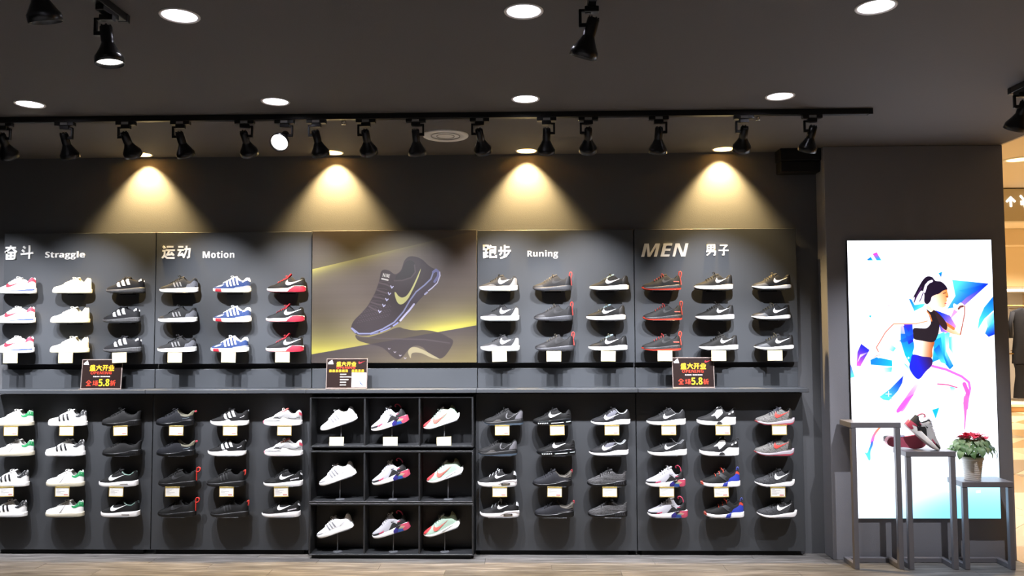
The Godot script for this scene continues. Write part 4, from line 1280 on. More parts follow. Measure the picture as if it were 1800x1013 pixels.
	"shade": {"say": "grey-black runner with white tick and pale collar lining", "short": "grey-black runner", "up": "333338", "tex": "knit", "sole": "f3f2f2", "out": "3a3a3c", "band": 0.14, "lin": "a9adae", "ton": "2c2c30", "lac": "2a2a2d", "bow": 0.03, "mid": [0, 0.09, 0.1, 0.075, 0.3, 0.07, 0.5, 0.085, 0.65, 0.125, 0.85, 0.14, 1, 0.135],
		"ov": [["side_panel", "6c6c78", [0.36, 0.3, 0.55, 0.2, 0.66, 0.85, 0.52, 0.95, 0.4, 0.7], "u"], ["collar_edge", "b9bdbe", [0.66, 0.9, 0.92, 0.88, 0.92, 0.98, 0.66, 0.99], "u"], ["heel_panel", "232326", [0.8, 0.0, 0.98, 0.0, 0.98, 0.8, 0.88, 0.8], "u"], ["tick", "fafafa", tick(0.32, 0.13, 0.4, 0.15)]]},
	"striped": {"say": "grey stripe-knit runner with black ribbed heel sole", "short": "grey stripe-knit runner", "form": "flex", "up": "6b6a6b", "tex": "stripe", "sole": "1b1b1d", "sr": 0.3, "out": "121213", "lin": "1c1c1e", "ton": "3a3a3c", "lac": "232325", "bow": 0.03, "tc": 0.6, "tip": [0.64, 0.415], "top": [0, 0.1, 0.03, 0.14, 0.1, 0.18, 0.22, 0.225, 0.35, 0.3, 0.5, 0.37, 0.6, 0.4, 0.68, 0.34, 0.78, 0.3, 0.86, 0.3, 0.93, 0.36, 1, 0.37],
		"ov": stripes("48484b", 0.68, 0.03, 0.02, 0.085, 0.025, 0.045, 0.003, 6)},
	"charcoal": {"say": "charcoal mesh runner with white tick and cushioned white sole", "short": "charcoal runner", "up": "3c3d3f", "tex": "knit", "sole": "f3f2ef", "out": "c9c7c2", "band": 0.1, "lin": "77787a", "ton": "343537", "lac": "37383a", "mid": [0, 0.1, 0.1, 0.09, 0.3, 0.09, 0.6, 0.115, 0.8, 0.145, 1, 0.15],
		"ov": [["heel_panel", "2a2a2c", [0.72, 0.1, 0.98, 0.0, 0.98, 0.9, 0.9, 0.8, 0.78, 0.4], "u"], ["tick", "fafafa", tick(0.4, 0.15, 0.36, 0.14)]]},
	"rainbow": {"say": "white and grey trainer with rainbow heel bubble", "short": "rainbow-heeled trainer", "form": "tall", "up": "c4c3ca", "sole": "f5f3f2", "out": "e3e0de", "band": 0.1, "lin": "232326", "ton": "d2d1d4", "lac": "e2e1e6",
		"ov": [["toe_cap", "3a393c", [0.0, 0.0, 0.3, 0.0, 0.22, 0.3, 0.12, 0.42, 0.02, 0.5], "u"], ["toe_mark", "e8557a", [0.2, 0.08, 0.34, 0.1, 0.36, 0.24, 0.24, 0.22], "u"], ["side_swath", "2b2b2e", [0.46, 0.0, 0.72, 0.0, 0.8, 0.2, 0.66, 0.42, 0.58, 0.34], "u"], ["heel_panel", "1f1f21", [0.78, 0.0, 0.96, 0.0, 0.96, 1.0, 0.82, 1.0, 0.74, 0.62, 0.72, 0.4], "u"], ["heel_stripe", "e8557a", [0.72, 0.56, 0.8, 0.62, 0.82, 0.72, 0.74, 0.68], "u"], ["tick", "39383c", tick(0.58, 0.265, 0.12, 0.05)],
			["bubble_violet", "3f3a8c", [0.58, 0.0, 0.68, 0.0, 0.72, 0.5, 0.66, 1.0, 0.58, 0.6], "s", 0.25], ["bubble_blue", "3a5cae", [0.68, 0.0, 0.84, 0.0, 0.82, 0.35, 0.72, 0.5], "s", 0.25], ["bubble_green", "86a894", [0.72, 0.5, 0.82, 0.35, 0.86, 0.45, 0.74, 0.68], "s", 0.25], ["bubble_amber", "d8a890", [0.74, 0.68, 0.86, 0.45, 0.9, 0.6, 0.8, 0.85], "s", 0.25], ["bubble_red", "d85a74", [0.84, 0.0, 1.0, 0.0, 1.0, 1.0, 0.78, 1.0, 0.8, 0.85, 0.9, 0.6, 0.86, 0.45, 0.82, 0.35], "s", 0.25], ["bubble_frame", "3c3440", [0.66, 1.0, 0.72, 0.5, 0.74, 0.68, 0.8, 0.85, 0.78, 1.0], "s", 0.3]],
		"loops": [["heel_loop", "ea4f70", [0.9, 0.34, 0.89, 0.41, 0.86, 0.47, 0.81, 0.5, 0.76, 0.47, 0.78, 0.44], 0.015]]},
	"strap": {"say": "black and white trainer with heel strap and chunky sole", "short": "black and white strapped trainer", "up": "2c2c2e", "sole": "f5f4f2", "out": "e0deda", "band": 0.1, "lin": "1a1a1b", "ton": "1d1d1e", "lac": "", "tip": [0.62, 0.47], "mid": [0, 0.13, 0.08, 0.115, 0.3, 0.1, 0.5, 0.085, 0.58, 0.1, 0.72, 0.2, 0.85, 0.19, 1, 0.18], "top": [0, 0.14, 0.03, 0.16, 0.1, 0.19, 0.25, 0.235, 0.4, 0.32, 0.52, 0.4, 0.6, 0.43, 0.66, 0.37, 0.74, 0.31, 0.82, 0.32, 0.9, 0.37, 0.96, 0.35, 1, 0.27],
		"ov": [["vamp_panel", "f0efed", [0.34, 0.225, 0.44, 0.23, 0.49, 0.13, 0.55, 0.12, 0.58, 0.22, 0.64, 0.29, 0.63, 0.37, 0.56, 0.375, 0.5, 0.36, 0.44, 0.29]], ["heel_strap", "242426", [0.4, 0.1, 0.52, 0.09, 0.62, 0.2, 0.78, 0.225, 0.93, 0.28, 0.93, 0.36, 0.8, 0.31, 0.62, 0.265, 0.52, 0.18]], ["strap_window", "eeeeee", [0.78, 0.44, 0.83, 0.5, 0.84, 0.76, 0.79, 0.7], "u"], ["strap_window", "eeeeee", [0.87, 0.55, 0.92, 0.62, 0.92, 0.84, 0.88, 0.8], "u"], ["sole_notch", "2a2a2c", [0.46, 0.3, 0.62, 0.3, 0.56, 1.0, 0.5, 1.0], "s"]], "loops": [["lace_loop", "f2f2f2", [0.5, 0.36, 0.53, 0.42, 0.6, 0.44, 0.65, 0.4], 0.014], ["heel_tab", "2a2a2c", [0.9, 0.34, 0.93, 0.4, 0.98, 0.41, 0.99, 0.38], 0.012]]},
	"bluestrap": {"say": "black strapped trainer with blue heel block and orange toe", "short": "blue-heeled strapped trainer", "up": "1d1d1e", "sole": "f4f2f2", "out": "e4e0e0", "band": 0.1, "lin": "171718", "ton": "1a1a1b", "lac": "e0553f", "ls": [0.36, 0.56, 3], "tip": [0.6, 0.44], "mid": [0, 0.12, 0.08, 0.1, 0.3, 0.08, 0.5, 0.085, 0.6, 0.1, 0.75, 0.13, 0.85, 0.13, 1, 0.13], "top": [0, 0.13, 0.03, 0.16, 0.1, 0.18, 0.25, 0.23, 0.4, 0.31, 0.52, 0.38, 0.6, 0.41, 0.66, 0.35, 0.74, 0.3, 0.82, 0.33, 0.9, 0.39, 0.96, 0.36, 1, 0.27],
		"ov": [["toe_tip", "e8553f", [0.0, 0.2, 0.05, 0.2, 0.05, 1.0, 0.0, 1.0], "s"], ["toe_cap", "e8553f", [0.0, 0.0, 0.05, 0.0, 0.04, 0.5, 0.0, 0.6], "u"], ["heel_block", "3347c4", [0.6, 0.0, 0.97, 0.0, 0.97, 0.62, 0.86, 0.74, 0.74, 0.55], "u"], ["heel_patch", "e8553f", [0.84, 0.68, 0.97, 0.6, 0.97, 0.9, 0.88, 0.94], "u"], ["sole_block", "2f3fb4", [0.5, 0.0, 0.62, 0.0, 0.66, 1.0, 0.54, 1.0], "s"], ["strap", "4a4b4f", [0.39, 0.3, 0.47, 0.335, 0.69, 0.21, 0.65, 0.13, 0.55, 0.17]], ["strap_end", "232326", [0.58, 0.2, 0.65, 0.125, 0.7, 0.2, 0.64, 0.245]]], "loops": [["heel_tab", "4a55a8", [0.9, 0.36, 0.92, 0.44, 0.95, 0.46, 0.96, 0.4], 0.014]]},
	"redtick": {"say": "grey speckled runner with red tick and red outsole", "short": "grey red-ticked runner", "form": "peg", "up": "d2cfc9", "tex": "speck", "sole": "cfc3cc", "out": "e0455a", "band": 0.3, "lin": "2c2c2e", "ton": "55565c", "lac": "4a4c58", "ov": [["toe_tip", "e84a4a", [0.0, 0.0, 0.045, 0.0, 0.04, 1.0, 0.0, 1.0], "s"], ["heel_panel", "55534e", [0.8, 0.2, 0.94, 0.1, 0.94, 1.0, 0.86, 1.0], "u", 0.7, "speck"], ["tick", "ee5248", tick(0.46, 0.17, 0.42, 0.17)]]},
	"speckle": {"say": "black speckled runner with white tick and flared white heel", "short": "black speckled runner", "form": "peg", "up": "7a7b80", "tex": "speck", "sole": "f4f1f1", "out": "2c2c2e", "band": 0.12, "lin": "1b1b1c", "ton": "1f1f21", "lac": "1c1c1e", "ov": [["heel_panel", "202022", [0.74, 0.1, 0.94, 0.0, 0.94, 1.0, 0.84, 0.95], "u"], ["tick", "f4f4f4", tick(0.47, 0.17, 0.4, 0.17)]]},
	"whiterun": {"say": "white runner with pale grey stripes", "short": "white runner", "up": "dadadc", "sole": "f5f4f2", "out": "c9c7c4", "band": 0.08, "lin": "8a8782", "ton": "eceae8", "lac": "f2f2f2", "mid": [0, 0.1, 0.1, 0.095, 0.3, 0.1, 0.6, 0.12, 0.85, 0.14, 1, 0.14],
		"ov": [["toe_overlay", "b9b9bd", [0.02, 0.0, 0.24, 0.0, 0.2, 0.24, 0.04, 0.4], "u"]] + stripes("95959a", 0.4, 0.13, 0.035, 0.14, 0.06, 0.075, 0.014) + [["heel_seam", "c9c9ca", [0.66, 0.1, 0.68, 0.08, 0.82, 0.5, 0.98, 0.55, 0.98, 0.58, 0.81, 0.53], "u"]]},
	"mint": {"say": "mint runner with coral tick and red toe", "short": "mint runner", "form": "peg", "up": "bcd8c3", "sole": "f6f6f4", "out": "d9dcd8", "band": 0.08, "lin": "86866a", "ton": "f0f2ee", "lac": "5f6a64", "ls": [0.36, 0.56, 4],
		"ov": [["side_panel", "b6cdbb", [0.4, 0.3, 0.62, 0.3, 0.66, 0.86, 0.46, 0.82], "u"], ["toe_cap", "ef4a50", [0.0, 0.3, 0.04, 0.2, 0.12, 0.5, 0.26, 0.86, 0.26, 1.0, 0.0, 1.0], "u"], ["toe_tip", "ef5a5c", [0.0, 0.5, 0.03, 0.5, 0.03, 1.0, 0.0, 1.0], "s"], ["sole_line", "aeb4b0", [0.5, 0.55, 0.8, 0.8, 0.8, 0.9, 0.5, 0.72], "s"], ["tick", "f07468", tick(0.3, 0.1, 0.46, 0.17)], ["heel_tip", "8f9070", [0.86, 0.78, 0.94, 0.7, 0.94, 1.0, 0.86, 1.0], "u"]]},
	}
	return out

# each column from the top row down: style, x
const UPPER := [
	[["cortez", -3.838, "cortez", -3.843, "cortez", -3.84], ["cream", -3.42, "cream", -3.43, "cream", -3.429], ["knit3", -3.016, "knit3", -3.041, "knit3", -3.029]],
	[["greyboost", -2.615, "greyboost", -2.62, "greyboost", -2.621], ["bluesuede", -2.216, "bluesuede", -2.211, "bluesuede", -2.226], ["redheel", -1.809, "redheel", -1.815, "redheel", -1.816]],
	[],
	[["greyzoom", -0.233, "greyzoom", -0.223, "greyzoom", -0.222], ["redloop", 0.163, "redloop", 0.171, "redloop", 0.178], ["blackwhite", 0.583, "blackwhite", 0.557, "blackwhite", 0.57]],
	[["redsole", 0.967, "redsole", 0.971, "redsole", 0.96], ["olive", 1.347, "olive", 1.352, "olive", 1.376], ["slate", 1.771, "slate", 1.762, "slate", 1.778]],
]
const LOWER := [
	[["greenheel", -3.829, "greenheel", -3.823, "shell", -3.849, "shell", -3.857], ["shell", -3.429, "shell", -3.442, "greenheel", -3.435, "greenheel", -3.433], ["ribknit", -3.027, "ribknit", -3.018, "blackmint", -3.037, "blackmint", -3.019]],
	[["navyflex", -2.625, "navyflex", -2.616, "blackloop", -2.599, "blackloop", -2.6], ["rocker", -2.219, "rocker", -2.236, "redtag", -2.239, "redtag", -2.21], ["pinkgrey", -1.825, "pinkgrey", -1.817, "lettered", -1.817, "lettered", -1.829]],
	[],
	[["outlined", -0.198, "outlined", -0.242, "window", -0.246, "window", -0.229], ["bubble", 0.157, "bubble", 0.184, "greyflex", 0.155, "greyflex", 0.167], ["shade", 0.583, "shade", 0.567, "striped", 0.551, "striped", 0.555]],
	[["charcoal", 0.986, "charcoal", 0.992, "rainbow", 0.975, "rainbow", 0.987], ["strap", 1.35, "strap", 1.367, "bluestrap", 1.373, "bluestrap", 1.395], ["redtick", 1.773, "redtick", 1.764, "speckle", 1.762, "speckle", 1.774]],
]
# cubbies: style, x of the middle of the sole, y there, tilt in degrees
const CUBBY := [
	["whiterun", -1.408, 0.951, 19.0, "mint"], ["rainbow", -1.032, 0.943, 17.0, ""], ["mint", -0.645, 0.956, 19.0, ""],
	["whiterun", -1.413, 0.551, 19.5, ""], ["rainbow", -1.022, 0.549, 16.0, ""], ["mint", -0.617, 0.567, 19.0, ""],
	["whiterun", -1.428, 0.172, 18.5, ""], ["rainbow", -1.018, 0.168, 17.0, ""], ["mint", -0.641, 0.18, 19.5, ""],
]

var proto := {}

func add_shoe(key: String, label: String, group: String, xf: Transform3D) -> Node3D:
	if not proto.has(key):
		proto[key] = make_shoe(proto_styles[key])
	var o: Node3D = proto[key].duplicate()
	o.name = numbered("sneaker")
	add_child(o, true)
	o.transform = xf
	tag(o, label, "shoe", group)
	return o

var proto_styles := {}

func build_shoes() -> void:
	proto_styles = styles()
	var r := RandomNumberGenerator.new()
	r.seed = 5
	var z := 0.128
	for b in 5:
		for c in UPPER[b].size():
			var col: Array = UPPER[b][c]
			for k in 3:
				var key: String = col[2 * k]
				add_shoe(key, "%s, %s row under the %s heading" % [proto_styles[key].say, ["top", "middle", "bottom"][k], BOARD[b]], "shoes on the upper boards", Transform3D(Basis(Vector3.UP, r.randf_range(-0.06, 0.06)), Vector3(col[2 * k + 1], ROWS_UP[k], z)))
			price_card(Vector3(column_x(b, c), ROWS_UP[2], 0.18), "white price card under the %s, bottom row under %s heading" % [proto_styles[col[4]].short, BOARD[b]], false, b * 3 + c, 0.075)
		for c in LOWER[b].size():
			var col: Array = LOWER[b][c]
			for k in 4:
				var key: String = col[2 * k]
				add_shoe(key, "%s, %s row of %s's lower board" % [proto_styles[key].say, ["first", "second", "third", "last"][k], BOARD[b]], "shoes on the lower boards", Transform3D(Basis(Vector3.UP, r.randf_range(-0.06, 0.06)), Vector3(col[2 * k + 1], ROWS_LOW[k], z)))
			for k in [0, 2]:
				price_card(Vector3(column_x(b, c) + [0.02, 0.0][k / 2], ROWS_LOW[k] + 0.002, 0.18), "gold-edged price card under the %s, %s row of %s's lower board" % [proto_styles[col[2 * k]].short, ["first", "", "third"][k], BOARD[b]], true, b * 5 + c + k, 0.072)
	for i in CUBBY.size():
		var d: Array = CUBBY[i]
		var tilt := deg_to_rad(d[3])
		var where: String = ["top", "middle", "bottom"][i / 3]
		var zc := 0.11
		add_shoe(d[0], "%s, tilted in the %s cubby row" % [proto_styles[d[0]].say, where], "tilted shoes in the cubbies", Transform3D(Basis(Vector3(0, 0, 1), tilt), Vector3(d[1], d[2], zc)))
		# stand: a clear plate that follows the sole, a lip at the toe, a rod and a foot
		var s := thing("shoe_stand", "slim clear stand holding the tilted %s in the %s cubby row" % [proto_styles[d[0]].short, where], "shoe stand", Vector3(d[1], CUB_Y[i / 3][0] + 0.012, zc), "shoe stands in the cubbies")
		var hgt: float = d[2] - CUB_Y[i / 3][0] - 0.012
		var st := begin(false)
		box(st, Vector3(-0.1, -0.005, -0.035), Vector3(0.115, -0.001, 0.035), 0.001)
		box(st, Vector3(-0.106, -0.005, -0.035), Vector3(-0.1, 0.01, 0.035), 0.001)
		var pm := obj("rest_plate", st, M("54565a", 0.2), s)
		pm.transform = Transform3D(Basis(Vector3(0, 0, 1), tilt), Vector3(0, hgt, 0))
		st = begin()
		tube(st, [Vector3(0.01, 0, 0), Vector3(0.01, hgt - 0.004, 0)], 0.004, 8)
		obj("rod", st, M("77797c", 0.2), s)
		st = begin()
		lathe(st, [[0.0, 0.004], [0.03, 0.004], [0.034, 0.0]], 16, Transform3D(Basis(), Vector3(0.01, 0, 0)))
		obj("foot", st, M("54565a", 0.2), s)
		if i < 3:
			price_card(Vector3([-1.418, -1.024, -0.631][i], CUB_Y[0][0] + 0.012, 0.165), "white price card standing in the top cubby before the %s" % proto_styles[d[0]].short, false, i, -0.062)
	# the pair on the middle stand: one lies on its side, one leans over it toe down
	for v in ["leaning", "lying"]:
		var d: Dictionary = proto_styles["rainbow"].duplicate(true)
		d.up = "d4d3d6"
		d.ov = d.ov.filter(func(q): return v == "lying" or not q[0] in ["bubble_violet", "bubble_blue", "bubble_green", "bubble_amber"])
		d.out = "e3e0de" if v == "leaning" else "f2728e"
		d.band = 0.1 if v == "leaning" else 0.3
		proto_styles[v] = d
	add_shoe("leaning", "grey rainbow-heeled trainer leaning toe down across its fellow on the middle stand", "pair of trainers on the stand", Transform3D(Basis(Vector3.UP, PI - 0.08) * Basis(Vector3(0, 0, 1), deg_to_rad(42.0)), Vector3(2.712, 0.884, 0.345)))
	add_shoe("lying", "grey rainbow-heeled trainer lying on its side, sole outward, on the middle stand", "pair of trainers on the stand", Transform3D(Basis(Vector3.UP, PI + 0.06) * Basis(Vector3(1, 0, 0), deg_to_rad(84.0)), Vector3(2.648, 0.853, 0.302)))
	for k in proto:
		proto[k].free()

func price_card(at: Vector3, label: String, gold: bool, n: int, h: float) -> void:
	var o := thing("price_card", label, "price card", at, "price cards")
	var hh := absf(h)
	var y0 := -hh if h > 0.0 else 0.0
	o.rotation.z = [0.0, 0.0, 0.03, 0.0, -0.02, 0.0, 0.0][n % 7]
	if h < 0.0:
		o.rotation.x = -0.12
	if h > 0.0:
		block("clip", Vector3(-0.03, -0.008, -0.012), Vector3(0.03, 0.0, -0.002), M("2f3033", 0.3), o, 0.0)
	else:
		block("clip", Vector3(-0.03, 0.0, -0.012), Vector3(0.03, 0.006, -0.002), M("2f3033", 0.3), o, 0.0)
	var cd := block("card", Vector3(-0.05, y0 + 0.002, -0.002), Vector3(0.05, y0 + hh - 0.002, 0.001), M("f6f4ee", 0.5), o, 0.0)
	var gm := M("a8924e" if gold else "d9d0a4", 0.4)
	var st := begin(false)
	box(st, Vector3(-0.053, y0 - 0.002, -0.003), Vector3(0.053, y0 + 0.005, 0.003), 0.001)
	box(st, Vector3(-0.053, y0 + hh - (0.008 if gold else 0.003), -0.003), Vector3(0.053, y0 + hh, 0.003), 0.001)
	box(st, Vector3(-0.053, y0 + 0.005, -0.003), Vector3(-0.05, y0 + hh - 0.003, 0.003), 0.0)
	box(st, Vector3(0.05, y0 + 0.005, -0.003), Vector3(0.053, y0 + hh - 0.003, 0.003), 0.0)
	obj("frame", st, gm, o)
	if gold:
		st = begin(false)
		for k in 5:
			var w: float = [0.06, 0.03, 0.05, 0.036, 0.02][(k + n) % 5]
			box(st, Vector3(-0.042, y0 + hh - 0.018 - k * 0.009, 0.001), Vector3(-0.042 + w, y0 + hh - 0.0155 - k * 0.009, 0.0014))
		obj("print_lines", st, M("b9b6b0", 0.6), cd)
		if n % 3 != 1:
			st = begin(false)
			box(st, Vector3(0.012, y0 + 0.01, 0.001), Vector3(0.042, y0 + 0.017, 0.0014))
			obj("price_print", st, M("d98a80", 0.6), cd)

# ------------------------------------------------------------------ acrylic sign stands on the ledge

func build_placards() -> void:
	var spots := [[-3.167, 0, "acrylic sign stand on the ledge under the Straggle board, gold on black"], [-1.347, 1, "acrylic sign stand on the ledge under the shoe poster, with a white picture"], [1.183, 0, "acrylic sign stand on the ledge under the MEN board, with a red tick"]]
	for i in 3:
		var s = spots[i]
		var o := thing("sign_stand", s[2], "sign", Vector3(s[0], 1.222, 0.17), "acrylic sign stands")
		o.rotation.x = -0.1
		var w := 0.152
		block("acrylic_panel", Vector3(-w, 0.004, -0.003), Vector3(w, 0.224, 0.003), M("8a7e78", 0.15), o, 0.001)
		block("base", Vector3(-w, 0.0, -0.03), Vector3(w, 0.004, 0.028), M("8a7e78", 0.15), o, 0.001)
		var cd := block("print_card", Vector3(-w + 0.006, 0.012, 0.003), Vector3(w - 0.006, 0.219, 0.0042), M("211513", 0.35), o, 0.0)
		var z := 0.0043
		var gold := M("d19c1e", 0.5)
		var red := M("bd3720", 0.5)
		var white := M("f0eeea", 0.5)
		var st := begin(false)      # the triangular badge of three slanted bars
		for k in 3:
			var hgt: float = [0.014, 0.024, 0.032][k]
			var x: float = -0.138 + k * 0.013
			plate(st, PackedVector2Array([Vector2(x, 0.183), Vector2(x + 0.013, 0.183), Vector2(x + 0.013 - hgt * 0.35, 0.183 + hgt), Vector2(x + 0.004 - hgt * 0.35, 0.183 + hgt * 0.86)]), z, z + 0.0006)
		obj("badge", st, white, cd)
		if i > 0:
			st = begin(false)
			var out := PackedVector2Array()
			for p in tick(0.085, 0.186, 0.05, 0.02):
				out.append(p)
			plate(st, out, z, z + 0.0006)
			obj("tick", st, M("d8232e", 0.5), cd)
		if s[1] == 0:
			var x := -0.092
			for key in ["sheng", "da", "kai", "ye"]:
				character("character", key, x, 0.138, 0.046, z, 0.0008, gold, cd, 17.0)
				x += 0.047
			words("OPENING", -0.082, 0.075, 0.113, 0.021, z, 0.0006, red, cd)
			st = begin(false)
			for k in 10:
				box(st, Vector3(-0.06 + k * 0.0122 + (0.006 if k > 3 else 0.0), 0.093, z), Vector3(-0.051 + k * 0.0122 + (0.006 if k > 3 else 0.0), 0.1, z + 0.0005))
			obj("small_print", st, M("cfc6c0", 0.6), cd)
			character("character", "quan", -0.112, 0.028, 0.042, z, 0.0008, red, cd, 15.0)
			character("character", "chang", -0.062, 0.028, 0.042, z, 0.0008, red, cd, 15.0)
			words("5.8", -0.016, 0.064, 0.026, 0.053, z, 0.0008, M("d9c322", 0.5), cd)
			character("character", "zhe", 0.069, 0.028, 0.042, z, 0.0008, red, cd, 15.0)
		else:
			var x := -0.078
			for key in ["sheng", "da", "kai", "ye"]:
				character("character", key, x, 0.166, 0.036, z, 0.0008, gold, cd, 17.0)
				x += 0.037
			words("OPENING", -0.076, 0.062, 0.149, 0.015, z, 0.0006, red, cd)
			st = begin(false)
			for k in 11:
				if k == 6:
					continue
				var a := -0.13 + k * 0.0238
				for q in [[0.0, 0.0, 0.019, 0.008], [0.001, 0.0095, 0.018, 0.019]]:
					box(st, Vector3(a + q[0], 0.124 + q[1], z), Vector3(a + q[2], 0.124 + q[3], z + 0.0006))
			obj("gold_print", st, gold, cd)
			st = begin(false)
			for k in 5:
				box(st, Vector3(-0.048, 0.105 - k * 0.0195, z), Vector3(-0.048 + [0.045, 0.082, 0.062, 0.045, 0.045][k], 0.112 - k * 0.0195, z + 0.0005))
			obj("small_print", st, M("d9d2cc", 0.6), cd)
			block("picture", Vector3(0.038, 0.014, z), Vector3(0.145, 0.12, z + 0.0006), white, cd, 0.0)
			st = begin(false)
			plate(st, PackedVector2Array([Vector2(0.092, 0.068), Vector2(0.104, 0.05), Vector2(0.128, 0.024), Vector2(0.124, 0.022), Vector2(0.1, 0.04)]), z + 0.0006, z + 0.001)
			obj("picture_shoe", st, M("3c4a74", 0.6), cd)

# ------------------------------------------------------------------ painting prints

# an anti-aliased filled outline on an image, with a straight blend from c0 at g0 to c1 at g1
func fill(img: Image, pts: Array, c0: Color, c1 = null, g0 := Vector2.ZERO, g1 := Vector2.ONE) -> void:
	var w := img.get_width()
	var h := img.get_height()
	var y0 := 1e9
	var y1 := -1e9
	for p in pts:
		y0 = minf(y0, p.y)
		y1 = maxf(y1, p.y)
	var dir := g1 - g0
	for y in range(maxi(0, int(floor(y0))), mini(h - 1, int(ceil(y1))) + 1):
		var cov := {}
		for sub in 3:
			var yy := y + (sub + 0.5) / 3.0
			var xs := []
			for i in pts.size():
				var a: Vector2 = pts[i]
				var b: Vector2 = pts[(i + 1) % pts.size()]
				if (a.y <= yy) != (b.y <= yy):
					xs.append(a.x + (yy - a.y) / (b.y - a.y) * (b.x - a.x))
			xs.sort()
			for k in range(0, xs.size() - 1, 2):
				var xa := clampf(xs[k], 0.0, w)
				var xb := clampf(xs[k + 1], 0.0, w)
				for x in range(int(xa), mini(int(ceil(xb)), w)):
					var c := minf(xb, x + 1.0) - maxf(xa, x)
					if c > 0.0:
						cov[x] = cov.get(x, 0.0) + c / 3.0
		for x in cov:
			var c: Color = c0
			if c1 != null:
				c = c0.lerp(c1, clampf((Vector2(x, y) - g0).dot(dir) / dir.length_squared(), 0.0, 1.0))
			var a: float = minf(cov[x], 1.0) * c.a
			var old := img.get_pixel(x, y)
			img.set_pixel(x, y, Color(lerpf(old.r, c.r, a), lerpf(old.g, c.g, a), lerpf(old.b, c.b, a)))

func line(img: Image, pts: Array, width: float, c: Color) -> void:
	var p := PackedVector2Array()
	for q in pts:
		p.append(q)
	for poly in Geometry2D.offset_polyline(p, width / 2.0, Geometry2D.JOIN_ROUND, Geometry2D.END_ROUND):
		if not Geometry2D.is_polygon_clockwise(poly):
			var o := []
			for q in poly:
				o.append(q)
			fill(img, o, c)

